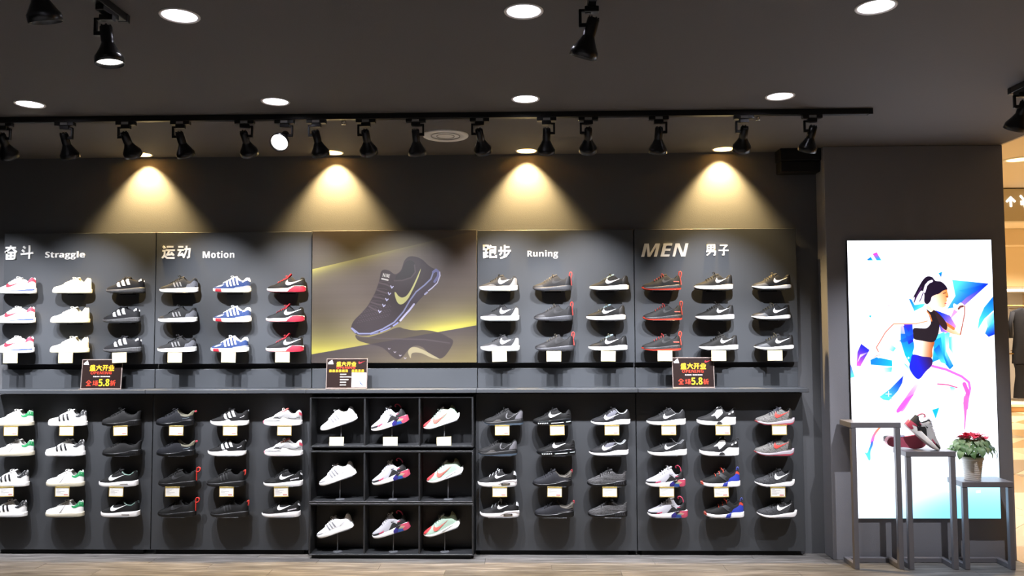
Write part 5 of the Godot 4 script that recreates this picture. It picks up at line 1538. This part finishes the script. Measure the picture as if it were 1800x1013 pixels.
# the poster: coordinates are those of a 978 x 787 sheet
func shoe_print() -> StandardMaterial3D:
	var w := 640
	var h := 515
	var k := w / 978.0
	var img := Image.create(w, h, false, Image.FORMAT_RGB8)
	for y in h:
		for x in w:
			var X := x / k
			var Y := y / k
			var c := Color(0.37, 0.325, 0.325)
			var streak := 0.012 * sin(Y * 0.09 + 2.0 * sin(X * 0.004)) + 0.008 * sin(Y * 0.31)
			var d := (Y - (228.0 - 0.232 * X)) * 0.974
			if d > 0.0:
				c = c.lerp(Color(0.86, 0.84, 0.42), 0.95 * exp(-d / (34.0 + 0.02 * X)) * exp(-X / 520.0) + 0.32 * exp(-d / 110.0) * exp(-X / 420.0))
				c = c.lerp(Color(0.52, 0.46, 0.4), 0.4 * smoothstep(600.0, 950.0, X) * exp(-d / 160.0))
			else:
				c = Color(0.43, 0.385, 0.36).lerp(Color(0.52, 0.49, 0.27), 0.75 * exp(d / 150.0) * (0.55 + 0.45 * sin(X * 0.005)))
			var e := (735.0 - 0.172 * X - Y) * 0.985
			if e > 0.0:
				var gl := 1.0 * exp(-e / 95.0) * exp(-X / 360.0) + 0.95 * exp(-e / 55.0) * smoothstep(420.0, 760.0, X) + 0.28 * exp(-e / 210.0)
				c = c.lerp(Color(0.86, 0.84, 0.34), clampf(gl, 0.0, 1.0))
			else:
				c = Color(0.31, 0.275, 0.265).lerp(Color(0.62, 0.57, 0.33), clampf(-e / 190.0, 0.0, 1.0) * (0.25 + 0.6 * X / 978.0))
			c = Color(c.r + streak * 0.4, c.g + streak * 0.4, c.b + streak * 0.4)
			img.set_pixel(x, y, c)
	var P := func(flat: Array) -> Array:
		var o := []
		for p in v2(flat):
			o.append((p - Vector2(30, 18)) * k)
		return o
	var SP := func(flat: Array) -> Array:
		var o := []
		for p in spline(v2(flat), 5, true):
			o.append((p - Vector2(30, 18)) * k)
		return o
	# reflection on the slope
	fill(img, SP.call([292, 640, 350, 655, 450, 630, 540, 596, 580, 604, 640, 614, 700, 612, 780, 626, 840, 655, 870, 680, 845, 735, 800, 780, 740, 765, 690, 715, 640, 705, 600, 735, 560, 780, 520, 775, 450, 715, 360, 690, 305, 670]), Color(0.2, 0.16, 0.17, 0.8))
	line(img, P.call([300, 650, 420, 660, 560, 665, 700, 668, 850, 690]), 7.0 * k, Color(0.33, 0.29, 0.29, 0.9))
	fill(img, SP.call([603, 745, 612, 722, 640, 712, 690, 728, 740, 755, 790, 785, 740, 775, 690, 752, 650, 745, 625, 752, 618, 778]), Color(0.7, 0.67, 0.5, 0.9))
	for q in [[490, 722], [524, 742], [556, 762], [585, 778]]:
		line(img, P.call([q[0] - 5, q[1] - 3, q[0], q[1] + 4, q[0] + 7, q[1] - 2]), 4.0 * k, Color(0.72, 0.7, 0.72))
	# the shoe
	var dark := Color(0.21, 0.16, 0.175)
	fill(img, SP.call([266, 585, 285, 550, 325, 510, 360, 470, 378, 440, 405, 390, 430, 320, 440, 268, 458, 252, 490, 258, 525, 280, 560, 255, 580, 200, 610, 174, 655, 178, 690, 196, 720, 225, 752, 246, 785, 258, 794, 285, 775, 335, 735, 372, 695, 405, 640, 465, 580, 535, 520, 585, 450, 615, 380, 640, 310, 640, 272, 612]), dark)
	fill(img, SP.call([530, 290, 560, 262, 582, 215, 612, 196, 640, 215, 645, 262, 620, 295, 570, 312, 530, 318]), Color(0.13, 0.095, 0.11))
	line(img, P.call([520, 318, 570, 316, 620, 300, 645, 268, 640, 225]), 8.0 * k, Color(0.31, 0.26, 0.27))
	# foam and outsole
	fill(img, SP.call([268, 604, 310, 634, 380, 636, 450, 612, 520, 575, 575, 515, 612, 455, 640, 405, 690, 360, 735, 318, 752, 275, 768, 252, 790, 264, 796, 288, 776, 338, 735, 374, 690, 412, 640, 468, 580, 538, 520, 588, 450, 618, 380, 642, 310, 642, 276, 620]), Color(0.27, 0.23, 0.27))
	line(img, P.call([270, 600, 310, 632, 380, 632, 450, 606, 520, 566, 575, 503, 612, 438, 650, 385, 700, 345, 738, 308, 752, 268]), 9.0 * k, Color(0.57, 0.6, 0.74))
	line(img, P.call([752, 268, 768, 255, 784, 268, 780, 295, 760, 325]), 16.0 * k, Color(0.48, 0.5, 0.68))
	line(img, P.call([790, 268, 792, 290, 776, 332, 745, 362, 722, 380]), 7.0 * k, Color(0.86, 0.87, 0.95))
	line(img, P.call([716, 388, 702, 400]), 10.0 * k, Color(0.74, 0.76, 0.88))
	line(img, P.call([638, 458, 612, 492, 585, 522, 556, 556]), 11.0 * k, Color(0.84, 0.85, 0.96))
	line(img, P.call([542, 568, 516, 586]), 9.0 * k, Color(0.6, 0.63, 0.84))
	line(img, P.call([496, 598, 470, 610, 440, 622]), 7.0 * k, Color(0.56, 0.6, 0.82))
	line(img, P.call([425, 627, 380, 637]), 5.0 * k, Color(0.5, 0.53, 0.72))
	line(img, P.call([266, 600, 290, 626]), 7.0 * k, Color(0.6, 0.62, 0.76))
	# knit dots on the toe
	for row in 7:
		for col in 14:
			var x := 300.0 + col * 14.0 + row * 7.0
			var y := 566.0 - row * 15.0 - col * 3.0 + (row % 2) * 4.0
			if x < 500.0 and y > 470.0 + (x - 380.0) * -0.2:
				line(img, P.call([x, y, x + 5, y + 2]), 3.0 * k, Color(0.36, 0.31, 0.34))
	# laces and eyelets
	for q in [[430, 330, 470, 340, 505, 356], [415, 372, 450, 385, 490, 396], [398, 412, 435, 420, 475, 431], [382, 445, 420, 458, 457, 466], [370, 470, 400, 488, 433, 502]]:
		line(img, P.call(q), 9.0 * k, Color(0.35, 0.3, 0.31))
		line(img, P.call([q[0] + 4, q[1] - 8, q[2] + 6, q[3] - 20, q[4] - 14, q[5] - 26]), 5.0 * k, Color(0.3, 0.25, 0.265))
		line(img, P.call([q[4] - 6, q[5] - 8, q[4], q[5] + 6, q[4] + 9, q[5] - 4]), 6.0 * k, Color(0.8, 0.83, 0.95))
	# the tongue's label, in blocky strokes
	fill(img, P.call([450, 268, 490, 276, 484, 302, 444, 294]), Color(0.3, 0.29, 0.27))
	var wh := Color(0.84, 0.85, 0.8)
	for s in [[452, 293, 455, 274, 462, 294, 465, 276], [470, 295, 473, 278], [477, 296, 480, 279], [486, 282, 478, 288, 483, 297], [494, 283, 488, 282, 485, 299, 491, 300], [487, 290, 492, 291]]:
		line(img, P.call(s), 3.6 * k, wh)
	line(img, P.call([446, 306, 482, 314]), 9.0 * k, wh)
	# the big tick
	fill(img, SP.call([678, 246, 668, 285, 650, 330, 628, 378, 603, 425, 578, 452, 556, 460, 538, 446, 526, 415, 522, 388, 530, 388, 545, 408, 566, 418, 592, 408, 618, 372, 645, 318]), Color(0.82, 0.83, 0.52))
	var m := StandardMaterial3D.new()
	m.resource_name = "poster_print"
	m.albedo_color = Color(0.68, 0.665, 0.685)
	m.albedo_texture = ImageTexture.create_from_image(img)
	m.roughness = 0.55
	return m

# the light box: coordinates are pixels of the photograph's light-box area, 272 x 488, measured from its top corner
func runner_print() -> ImageTexture:
	var w := 480
	var h := 900
	var sx := w / 1.0
	var img := Image.create(w, h, false, Image.FORMAT_RGB8)
	for y in h:
		for x in w:
			var t := smoothstep(0.72, 1.0, float(y) / h) * smoothstep(0.2, 1.0, float(x) / w + 0.35 * smoothstep(0.85, 1.0, float(y) / h))
			img.set_pixel(x, y, Color(1, 1, 1).lerp(Color(0.45, 0.82, 1.0), t))
	# (a, b) in the two close-ups of the sheet to pixels of the print
	var at := func(px: float, py: float) -> Vector2:
		var v := (py - 424.0) / 487.0
		return Vector2((px - (1485.5 + 17.5 * v)) / (255.5 - 1.0 * v) * w, v * h)
	var A := func(flat: Array) -> Array:
		var o := []
		for p in v2(flat):
			o.append(at.call(1400.0 + p.x / 3.165, 400.0 + p.y / 3.165))
		return o
	var B := func(flat: Array) -> Array:
		var o := []
		for p in v2(flat):
			o.append(at.call(1440.0 + p.x / 3.236, 700.0 + p.y / 3.236))
		return o
	var SA := func(flat: Array) -> Array:
		return spline(A.call(flat), 5, true)
	var SB := func(flat: Array) -> Array:
		return spline(B.call(flat), 5, true)
	var shard := func(flat: Array, c0: Color, c1: Color, p0: Array, p1: Array) -> void:
		var e: Array = A.call(p0 + p1)
		fill(img, A.call(flat), c0, c1, e[0], e[1])
	var blue := Color(0.03, 0.16, 0.95)
	var teal := Color(0.02, 0.6, 0.8)
	var sky := Color(0.3, 0.82, 1.0)
	var lilac := Color(0.72, 0.6, 0.95)
	var clear := Color(1, 1, 1, 0.0)
	# badge: two slanted bars
	shard.call([415, 152, 438, 142, 465, 188, 438, 188], Color(0.9, 0.15, 0.6), Color(0.02, 0.6, 0.85), [430, 145], [440, 188])
	shard.call([385, 182, 405, 168, 417, 188, 388, 188], Color(0.05, 0.3, 0.7), teal, [390, 170], [410, 188])
	# splinters of colour
	shard.call([862, 300, 1066, 322, 925, 445, 835, 462, 880, 390], sky, blue, [880, 305], [1000, 400])
	shard.call([940, 400, 1066, 322, 930, 445, 850, 520, 870, 470], blue, Color(0.75, 0.5, 1.0), [1040, 340], [880, 480])
	shard.call([1092, 392, 1040, 455, 1012, 520, 1004, 580, 1040, 520, 1094, 470], Color(0.02, 0.35, 0.75), sky, [1085, 410], [1010, 560])
	shard.call([1095, 520, 1060, 560, 1045, 600, 1065, 620, 1099, 606], sky, blue, [1060, 540], [1095, 600])
	shard.call([575, 560, 640, 540, 655, 720, 690, 790, 640, 790, 600, 720, 575, 640], blue, teal, [640, 560], [590, 700])
	shard.call([590, 760, 650, 800, 680, 850, 640, 830], sky, clear, [600, 770], [670, 840])
	shard.call([535, 580, 590, 550, 600, 600, 555, 600], lilac, clear, [590, 560], [540, 600])
	shard.call([465, 660, 500, 640, 550, 680, 535, 700, 480, 680], sky, clear, [540, 690], [470, 650])
	shard.call([770, 470, 850, 500, 885, 560, 860, 600, 800, 590], blue, Color(0.75, 0.45, 1.0), [780, 500], [870, 560])
	shard.call([765, 610, 820, 590, 830, 700, 870, 780, 850, 800, 800, 740, 752, 760], sky, Color(0.0, 0.4, 0.75), [770, 620], [830, 760])
	shard.call([755, 640, 800, 620, 812, 730, 765, 720], Color(0.0, 0.45, 0.75, 0.8), teal, [760, 640], [800, 720])
	shard.call([845, 620, 880, 610, 865, 690, 890, 712, 870, 720, 845, 680], sky, clear, [850, 640], [890, 640])
	shard.call([355, 655, 402, 690, 352, 780, 330, 778, 335, 700], Color(0.1, 0.1, 0.8), Color(0.75, 0.3, 0.85), [380, 680], [335, 770])
	shard.call([408, 745, 440, 730, 528, 748, 530, 782, 410, 772], Color(0.0, 0.4, 0.7), teal, [420, 740], [520, 775])
	shard.call([402, 828, 470, 790, 530, 786, 526, 812], sky, clear, [520, 790], [420, 825])
	shard.call([287, 745, 305, 790, 320, 838, 291, 848], Color(0.3, 0.1, 0.7), sky, [288, 750], [310, 840])
	shard.call([592, 832, 585, 875, 560, 920, 512, 972, 478, 965, 460, 950, 520, 905], blue, sky, [575, 850], [470, 965])
	shard.call([785, 262, 806, 254, 800, 286], teal, blue, [785, 260], [802, 285])
	shard.call([498, 438, 540, 440, 574, 496, 546, 494], lilac, clear, [500, 440], [570, 496])
	shard.call([395, 500, 411, 495, 409, 510], teal, teal, [395, 500], [410, 500])
	shard.call([620, 405, 634, 408, 652, 440, 712, 432, 700, 450, 650, 474, 640, 450], Color(0.02, 0.35, 0.7), sky, [625, 410], [700, 450])
	shard.call([735, 985, 775, 930, 850, 895, 800, 955, 760, 975], lilac, clear, [850, 900], [740, 985])
	shard.call([850, 895, 880, 895, 866, 965], sky, clear, [860, 890], [866, 965])
	shard.call([590, 545, 640, 545, 620, 590], Color(0.25, 0.1, 0.75), blue, [590, 550], [630, 580])
	shard.call([600, 600, 650, 640, 620, 660], Color(0.0, 0.3, 0.8), Color(0.1, 0.05, 0.6), [600, 610], [640, 650])
	shard.call([565, 640, 650, 600, 655, 625, 590, 650], Color(0.0, 0.35, 0.75, 0.8), blue, [570, 640], [650, 610])
	shard.call([760, 690, 790, 660, 830, 770, 800, 760], Color(0.0, 0.25, 0.6, 0.7), sky, [770, 680], [820, 760])
	shard.call([820, 600, 850, 590, 840, 700, 868, 770, 850, 790, 822, 720], sky, Color(1, 1, 1, 0.1), [850, 600], [830, 780])
	shard.call([335, 760, 350, 715, 400, 700, 352, 730], Color(1.0, 0.95, 1.0, 0.9), Color(1, 1, 1, 0.2), [340, 750], [400, 700])
	shard.call([960, 385, 1066, 322, 900, 360], Color(0.1, 0.5, 0.9, 0.6), blue, [920, 350], [1040, 340])
	shard.call([1050, 520, 1092, 480, 1096, 520, 1062, 570], Color(0.75, 0.93, 1.0), Color(0.2, 0.6, 1.0), [1050, 520], [1090, 540])
	for q in [[510, 935, 16.0], [600, 750, 9.0], [655, 842, 10.0], [620, 735, 6.0]]:      # sparkles
		line(img, A.call([q[0] - q[2], q[1], q[0] + q[2], q[1]]), 2.0, Color(1, 1, 1))
		line(img, A.call([q[0], q[1] - q[2], q[0], q[1] + q[2]]), 2.0, Color(1, 1, 1))
	fill(img, B.call([640, 75, 680, 62, 660, 125]), teal)
	fill(img, B.call([615, 50, 660, 10, 700, 0, 650, 45]), Color(0.75, 0.72, 0.88))
	fill(img, B.call([335, 0, 400, 0, 415, 15, 380, 8]), sky)
	# far leg and near leg
	var skin := Color(1.0, 0.95, 0.91)
	fill(img, SA.call([690, 850, 668, 900, 630, 970, 590, 1030, 566, 1013, 600, 960, 650, 890]), Color(0.95, 0.45, 0.8), Color(1.0, 0.85, 0.9), A.call([640, 940])[0], A.call([690, 850])[0])
	fill(img, SB.call([535, -12, 510, 20, 480, 62, 450, 90, 436, 82, 455, 50, 490, 10]), Color(0.92, 0.3, 0.72))
	fill(img, SB.call([350, 172, 320, 215, 308, 255, 292, 262, 300, 225, 325, 185]), Color(0.95, 0.45, 0.3), Color(0.85, 0.35, 0.75), B.call([340, 180])[0], B.call([300, 260])[0])
	fill(img, SB.call([300, 250, 306, 268, 292, 310, 292, 352, 282, 358, 270, 335, 258, 312, 272, 318, 284, 290]), Color(0.15, 0.3, 0.75), sky, B.call([300, 255])[0], B.call([260, 320])[0])
	fill(img, SA.call([690, 850, 720, 800, 752, 776, 830, 800, 915, 838, 955, 870, 962, 905, 948, 960, 945, 1020, 930, 1020, 925, 960, 905, 915, 850, 892, 780, 882, 720, 878]), skin)
	line(img, A.call([752, 780, 830, 800, 915, 838, 955, 870, 962, 905, 950, 960, 944, 1015]), 8.0, Color(0.9, 0.35, 0.75))
	line(img, A.call([930, 880, 950, 930, 935, 985, 938, 1015]), 13.0, Color(0.95, 0.3, 0.62))
	line(img, A.call([782, 880, 840, 885, 890, 900]), 4.0, Color(0.8, 0.25, 0.45))
	fill(img, SB.call([820, 0, 845, 0, 838, 60, 832, 120, 826, 180, 820, 182, 822, 120, 818, 60]), Color(0.95, 0.35, 0.62))
	# arms
	fill(img, SA.call([718, 470, 732, 500, 728, 530, 700, 538, 640, 546, 575, 545, 540, 560, 500, 600, 470, 650, 452, 690, 462, 712, 456, 735, 440, 730, 425, 738, 412, 728, 420, 712, 440, 706, 438, 670, 455, 640, 490, 585, 530, 545, 560, 510, 620, 488, 680, 478]), skin)
	line(img, A.call([535, 545, 490, 592, 462, 640, 440, 676, 452, 700]), 3.5, Color(0.72, 0.36, 0.3))
	line(img, A.call([535, 545, 600, 545, 660, 545, 725, 530]), 3.5, Color(0.85, 0.5, 0.35))
	line(img, A.call([425, 735, 440, 722, 462, 718]), 2.5, Color(0.8, 0.5, 0.5))
	fill(img, SA.call([790, 500, 830, 535, 880, 580, 905, 595, 912, 540, 905, 490, 880, 470, 868, 450, 872, 432, 890, 440, 910, 428, 932, 446, 934, 470, 925, 530, 912, 606, 880, 605, 840, 592, 800, 560]), skin, Color(0.9, 0.55, 0.35), A.call([880, 520])[0], A.call([830, 590])[0])
	line(img, A.call([932, 446, 932, 490, 920, 550, 908, 606]), 3.5, Color(0.55, 0.25, 0.2))
	line(img, A.call([898, 462, 908, 450, 922, 448]), 7.0, Color(0.4, 0.22, 0.2))
	line(img, A.call([830, 545, 870, 572]), 10.0, Color(0.8, 0.4, 0.2))
	# waist, top, shorts
	var e: Array = A.call([670, 680, 752, 690])
	fill(img, SA.call([648, 628, 700, 638, 762, 642, 752, 690, 748, 735, 690, 728, 645, 716, 652, 670]), Color(1.0, 0.97, 0.92), Color(0.62, 0.3, 0.12), e[0], e[1])
	var night := Color(0.1, 0.06, 0.09)
	fill(img, SA.call([700, 458, 722, 470, 740, 520, 742, 545, 722, 568, 690, 570, 648, 570, 645, 600, 652, 630, 700, 640, 758, 646, 782, 610, 792, 560, 790, 520, 765, 470, 752, 460, 745, 480, 722, 465]), night)
	fill(img, SA.call([762, 470, 800, 500, 832, 545, 830, 580, 800, 560, 785, 530]), Color(0.17, 0.09, 0.1))
	fill(img, SA.call([720, 440, 745, 452, 760, 450, 752, 476, 735, 468, 722, 462]), Color(0.98, 0.8, 0.62))
	line(img, A.call([722, 475, 740, 500, 748, 530]), 4.0, Color(0.8, 0.42, 0.2))
	e = A.call([640, 780, 745, 740])
	fill(img, SA.call([645, 716, 700, 728, 748, 736, 750, 775, 715, 812, 680, 852, 650, 835, 625, 790, 632, 750]), Color(0.05, 0.1, 0.95), Color(0.16, 0.05, 0.24), e[0], e[1])
	# head: face, then hair and the flying ponytail
	e = A.call([740, 410, 838, 380])
	fill(img, SA.call([760, 372, 800, 345, 828, 345, 836, 368, 842, 394, 832, 404, 834, 418, 826, 428, 826, 446, 808, 456, 780, 450, 765, 470, 745, 455, 742, 420, 745, 390]), Color(1.0, 0.93, 0.86), Color(0.9, 0.45, 0.2), e[0], e[1])
	line(img, A.call([828, 392, 838, 396]), 3.0, Color(0.4, 0.15, 0.15))
	line(img, A.call([822, 432, 830, 430]), 3.0, Color(0.7, 0.2, 0.2))
	line(img, A.call([812, 376, 826, 372]), 2.5, Color(0.2, 0.1, 0.1))
	fill(img, SA.call([698, 300, 722, 280, 750, 284, 768, 304, 800, 310, 824, 330, 836, 352, 822, 356, 808, 362, 790, 376, 765, 385, 748, 395, 740, 420, 722, 436, 706, 420, 706, 380, 690, 360, 668, 390, 650, 428, 652, 395, 642, 402, 660, 366, 676, 336]), Color(0.09, 0.05, 0.12))
	line(img, A.call([706, 366, 716, 330, 732, 312, 748, 306]), 8.0, Color(0.96, 0.92, 1.0))
	line(img, A.call([690, 340, 665, 385, 648, 425]), 3.0, Color(0.25, 0.1, 0.3))
	line(img, A.call([700, 370, 690, 400, 680, 420]), 3.0, Color(0.2, 0.1, 0.25))
	line(img, A.call([762, 395, 776, 384]), 5.0, Color(0.95, 0.75, 0.6))
	# faint small print low on the sheet
	for q in [[310, 518, 8], [385, 518, 10], [600, 522, 6], [648, 525, 24], [730, 525, 24], [888, 528, 26]]:
		fill(img, B.call([q[0], q[1], q[0] + q[2], q[1] - 4, q[0] + q[2], q[1] + 12, q[0], q[1] + 14]), Color(0.8, 0.95, 0.88))
	return ImageTexture.create_from_image(img)

func build_light_box() -> void:
	var o := thing("light_box", "tall glowing light box with a running woman on the dark pillar", "light box", Vector3(2.305, 0.298, PILLAR_Z))
	var w := 1.032
	var h := 1.99
	var fm := M("232326", 0.4, 0.3)
	block("frame", Vector3(-0.004, -0.004, 0.0), Vector3(0.0, h + 0.004, 0.018), fm, o, 0.002)
	block("frame", Vector3(w, -0.004, 0.0), Vector3(w + 0.004, h + 0.004, 0.018), fm, o, 0.002)
	block("frame", Vector3(0.0, -0.004, 0.0), Vector3(w, 0.0, 0.018), fm, o, 0.002)
	block("frame", Vector3(0.0, h, 0.0), Vector3(w, h + 0.004, 0.018), fm, o, 0.002)
	block("back_tray", Vector3(0.0, 0.0, 0.0), Vector3(w, h, 0.008), M("d8d8d8", 0.6), o, 0.0)
	var q := QuadMesh.new()
	q.size = Vector2(w, h)
	var m := StandardMaterial3D.new()
	m.resource_name = "backlit_print"
	m.albedo_color = Color(0.12, 0.12, 0.12)
	m.roughness = 0.35
	m.emission_enabled = true
	m.emission_operator = BaseMaterial3D.EMISSION_OP_MULTIPLY
	m.emission = Color(0.95, 0.96, 1.0)
	m.emission_energy_multiplier = 1.6
	m.emission_texture = runner_print()
	put("screen", q, m, o, Vector3(w / 2.0, h / 2.0, 0.016))
	var al := AreaLight3D.new()
	al.name = "lamp"
	al.light_color = Color("e9f2ff")
	al.light_energy = 0.5
	al.area_size = Vector2(w, h)
	al.area_range = 14.0
	al.shadow_enabled = true
	al.position = Vector3(w / 2.0, h / 2.0, 0.03)
	al.rotation = Vector3(0, PI, 0)
	o.add_child(al)

# ------------------------------------------------------------------ stepped display stands and what stands on them

func build_stands() -> void:
	var m := M("757378", 0.4)
	var say := ["tallest of the three dark steel display stands before the light box", "middle dark steel display stand, carrying the pair of trainers", "lowest dark steel display stand, carrying the potted plant"]
	var xs := [[2.216, 2.552], [2.588, 2.922], [2.965, 3.305]]
	var hs := [1.0, 0.802, 0.594]
	for k in 3:
		var x0: float = xs[k][0]
		var x1: float = xs[k][1]
		var h: float = hs[k]
		var o := thing("display_stand", say[k], "display stand", Vector3((x0 + x1) / 2.0, 0, 0.0), "stepped display stands")
		var a := (x1 - x0) / 2.0
		var t := 0.034
		block("top", Vector3(-a - 0.004, h - 0.037, 0.2), Vector3(a + 0.004, h, 0.4), m, o, 0.002)
		block("leg", Vector3(-a, 0.0, 0.364), Vector3(-a + t, h - 0.037, 0.398), m, o, 0.003)
		block("leg", Vector3(a - t, 0.0, 0.364), Vector3(a, h - 0.037, 0.398), m, o, 0.003)
		block("foot_rail", Vector3(-a, 0.0, 0.2), Vector3(-a + t, t, 0.364), m, o, 0.003)
		block("foot_rail", Vector3(a - t, 0.0, 0.2), Vector3(a, t, 0.364), m, o, 0.003)
		block("back_rail", Vector3(-a + t, 0.0, 0.2), Vector3(a - t, t, 0.2 + t), m, o, 0.003)

func build_plant() -> void:
	var o := thing("potted_plant", "red-flowered plant in a ribbed white pot on the lowest stand", "potted plant", Vector3(3.075, 0.594, 0.32))
	var st := begin()
	var prof := [[0.0, 0.0], [0.05, 0.0], [0.053, 0.006], [0.05, 0.012]]
	for k in 9:
		var y := 0.014 + k * 0.014
		var r := 0.05 + 0.019 * y / 0.15
		prof.append_array([[r, y], [r + 0.0022, y + 0.006], [r, y + 0.012]])
	prof.append_array([[0.071, 0.14], [0.074, 0.146], [0.074, 0.162], [0.07, 0.165], [0.064, 0.163], [0.06, 0.13], [0.0, 0.13]])
	lathe(st, prof, 28)
	var pot := obj("pot", st, M("e9e1d8", 0.35), o)
	st = begin()
	lathe(st, [[0.06, 0.142], [0.04, 0.15], [0.0, 0.154]], 18)
	obj("soil", st, M("2c2019", 0.95), pot)
	var r := RandomNumberGenerator.new()
	r.seed = 44
	var leaf_mats := [leaf_mat("74926a"), leaf_mat("94a884"), leaf_mat("5a7d50")]
	var leaf_meshes := [leaf(0.06, 0.042), leaf(0.05, 0.038), leaf(0.07, 0.046)]
	st = begin()
	for k in 64:
		var a := k * 2.39996
		var f := sqrt((k + 0.5) / 64.0)
		var rad := 0.035 + 0.1 * f
		var c := Vector3(rad * cos(a) * 1.12, 0.285 - 0.1 * f * f + r.randf_range(-0.015, 0.015), rad * sin(a) * 0.85)
		tube(st, [Vector3(0.3 * c.x, 0.15, 0.3 * c.z), Vector3(0.6 * c.x, 0.2, 0.6 * c.z), c * 0.98], 0.0018, 4)
		var l := MeshInstance3D.new()
		l.name = "leaf"
		l.mesh = leaf_meshes[k % 3]
		l.material_override = leaf_mats[r.randi() % 3]
		var out := Vector3(cos(a), 0, sin(a))
		var droop := -0.15 - 0.75 * f + r.randf_range(-0.2, 0.2)
		var dir := (out + Vector3(0, droop, 0)).normalized()
		var side := dir.cross(Vector3.UP).normalized()
		var up := side.cross(dir).normalized()
		l.transform = Transform3D(Basis(side, up, -dir).rotated(dir, r.randf_range(-0.4, 0.4)), c - dir * 0.03)
		o.add_child(l, true)
	obj("stem", st, M("5b7040", 0.7), o)
	var petal := [M("e0385a", 0.6), M("ea5578", 0.6), M("cc2c4c", 0.6)]
	var fm: Array[ArrayMesh] = []
	for v in 2:
		st = begin()
		for k in 5:
			var a := TAU * k / 5.0 + v * 0.3
			var d := Vector3(cos(a), 0.25, sin(a))
			var s := Vector3(-sin(a), 0, cos(a))
			var rows := []
			for i in 5:
				var t := i / 4.0
				var wd := 0.012 * sin(PI * (0.12 + 0.8 * t))
				rows.append(PackedVector3Array([d * 0.028 * t - s * wd, d * 0.028 * t + Vector3(0, 0.004 - 0.01 * t * t, 0), d * 0.028 * t + s * wd]))
			sheet(st, rows, true)
		lathe(st, [[0.0, 0.008], [0.004, 0.005], [0.005, 0.0]], 6)
		fm.append(mesh_of(st))
	for k in 22:
		var a := k * 2.4
		var f := sqrt((k + 0.5) / 22.0)
		var l := MeshInstance3D.new()
		l.name = "flower"
		l.mesh = fm[k % 2]
		l.material_override = petal[r.randi() % 3]
		l.position = Vector3(-0.005 + 0.088 * f * cos(a), 0.322 - 0.03 * f + r.randf_range(-0.008, 0.008), 0.055 * f * sin(a) + 0.02)
		l.rotation = Vector3(r.randf_range(0.1, 0.7), r.randf_range(0, TAU), r.randf_range(-0.4, 0.4))
		l.scale = Vector3.ONE * r.randf_range(0.85, 1.15)
		o.add_child(l, true)

func leaf_mat(hex: String) -> StandardMaterial3D:
	var m := M(hex, 0.45).duplicate()
	m.backlight_enabled = true
	m.backlight = Color(0.12, 0.22, 0.06)
	return m

func leaf(len: float, wid: float) -> ArrayMesh:
	var st := begin()
	var rows := []
	for i in 8:
		var t := i / 7.0
		var w := wid * 0.5 * pow(sin(PI * clampf(0.08 + 0.9 * t, 0.0, 1.0)), 0.75) * (1.0 + 0.12 * sin(t * 22.0))
		var y := 0.012 * sin(PI * t) - 0.02 * t * t
		rows.append(PackedVector3Array([Vector3(-w, y + 0.004, -len * t), Vector3(-w * 0.5, y + 0.005, -len * t), Vector3(0, y, -len * t), Vector3(w * 0.5, y + 0.005, -len * t), Vector3(w, y + 0.004, -len * t)]))
	sheet(st, rows, true)
	return mesh_of(st)
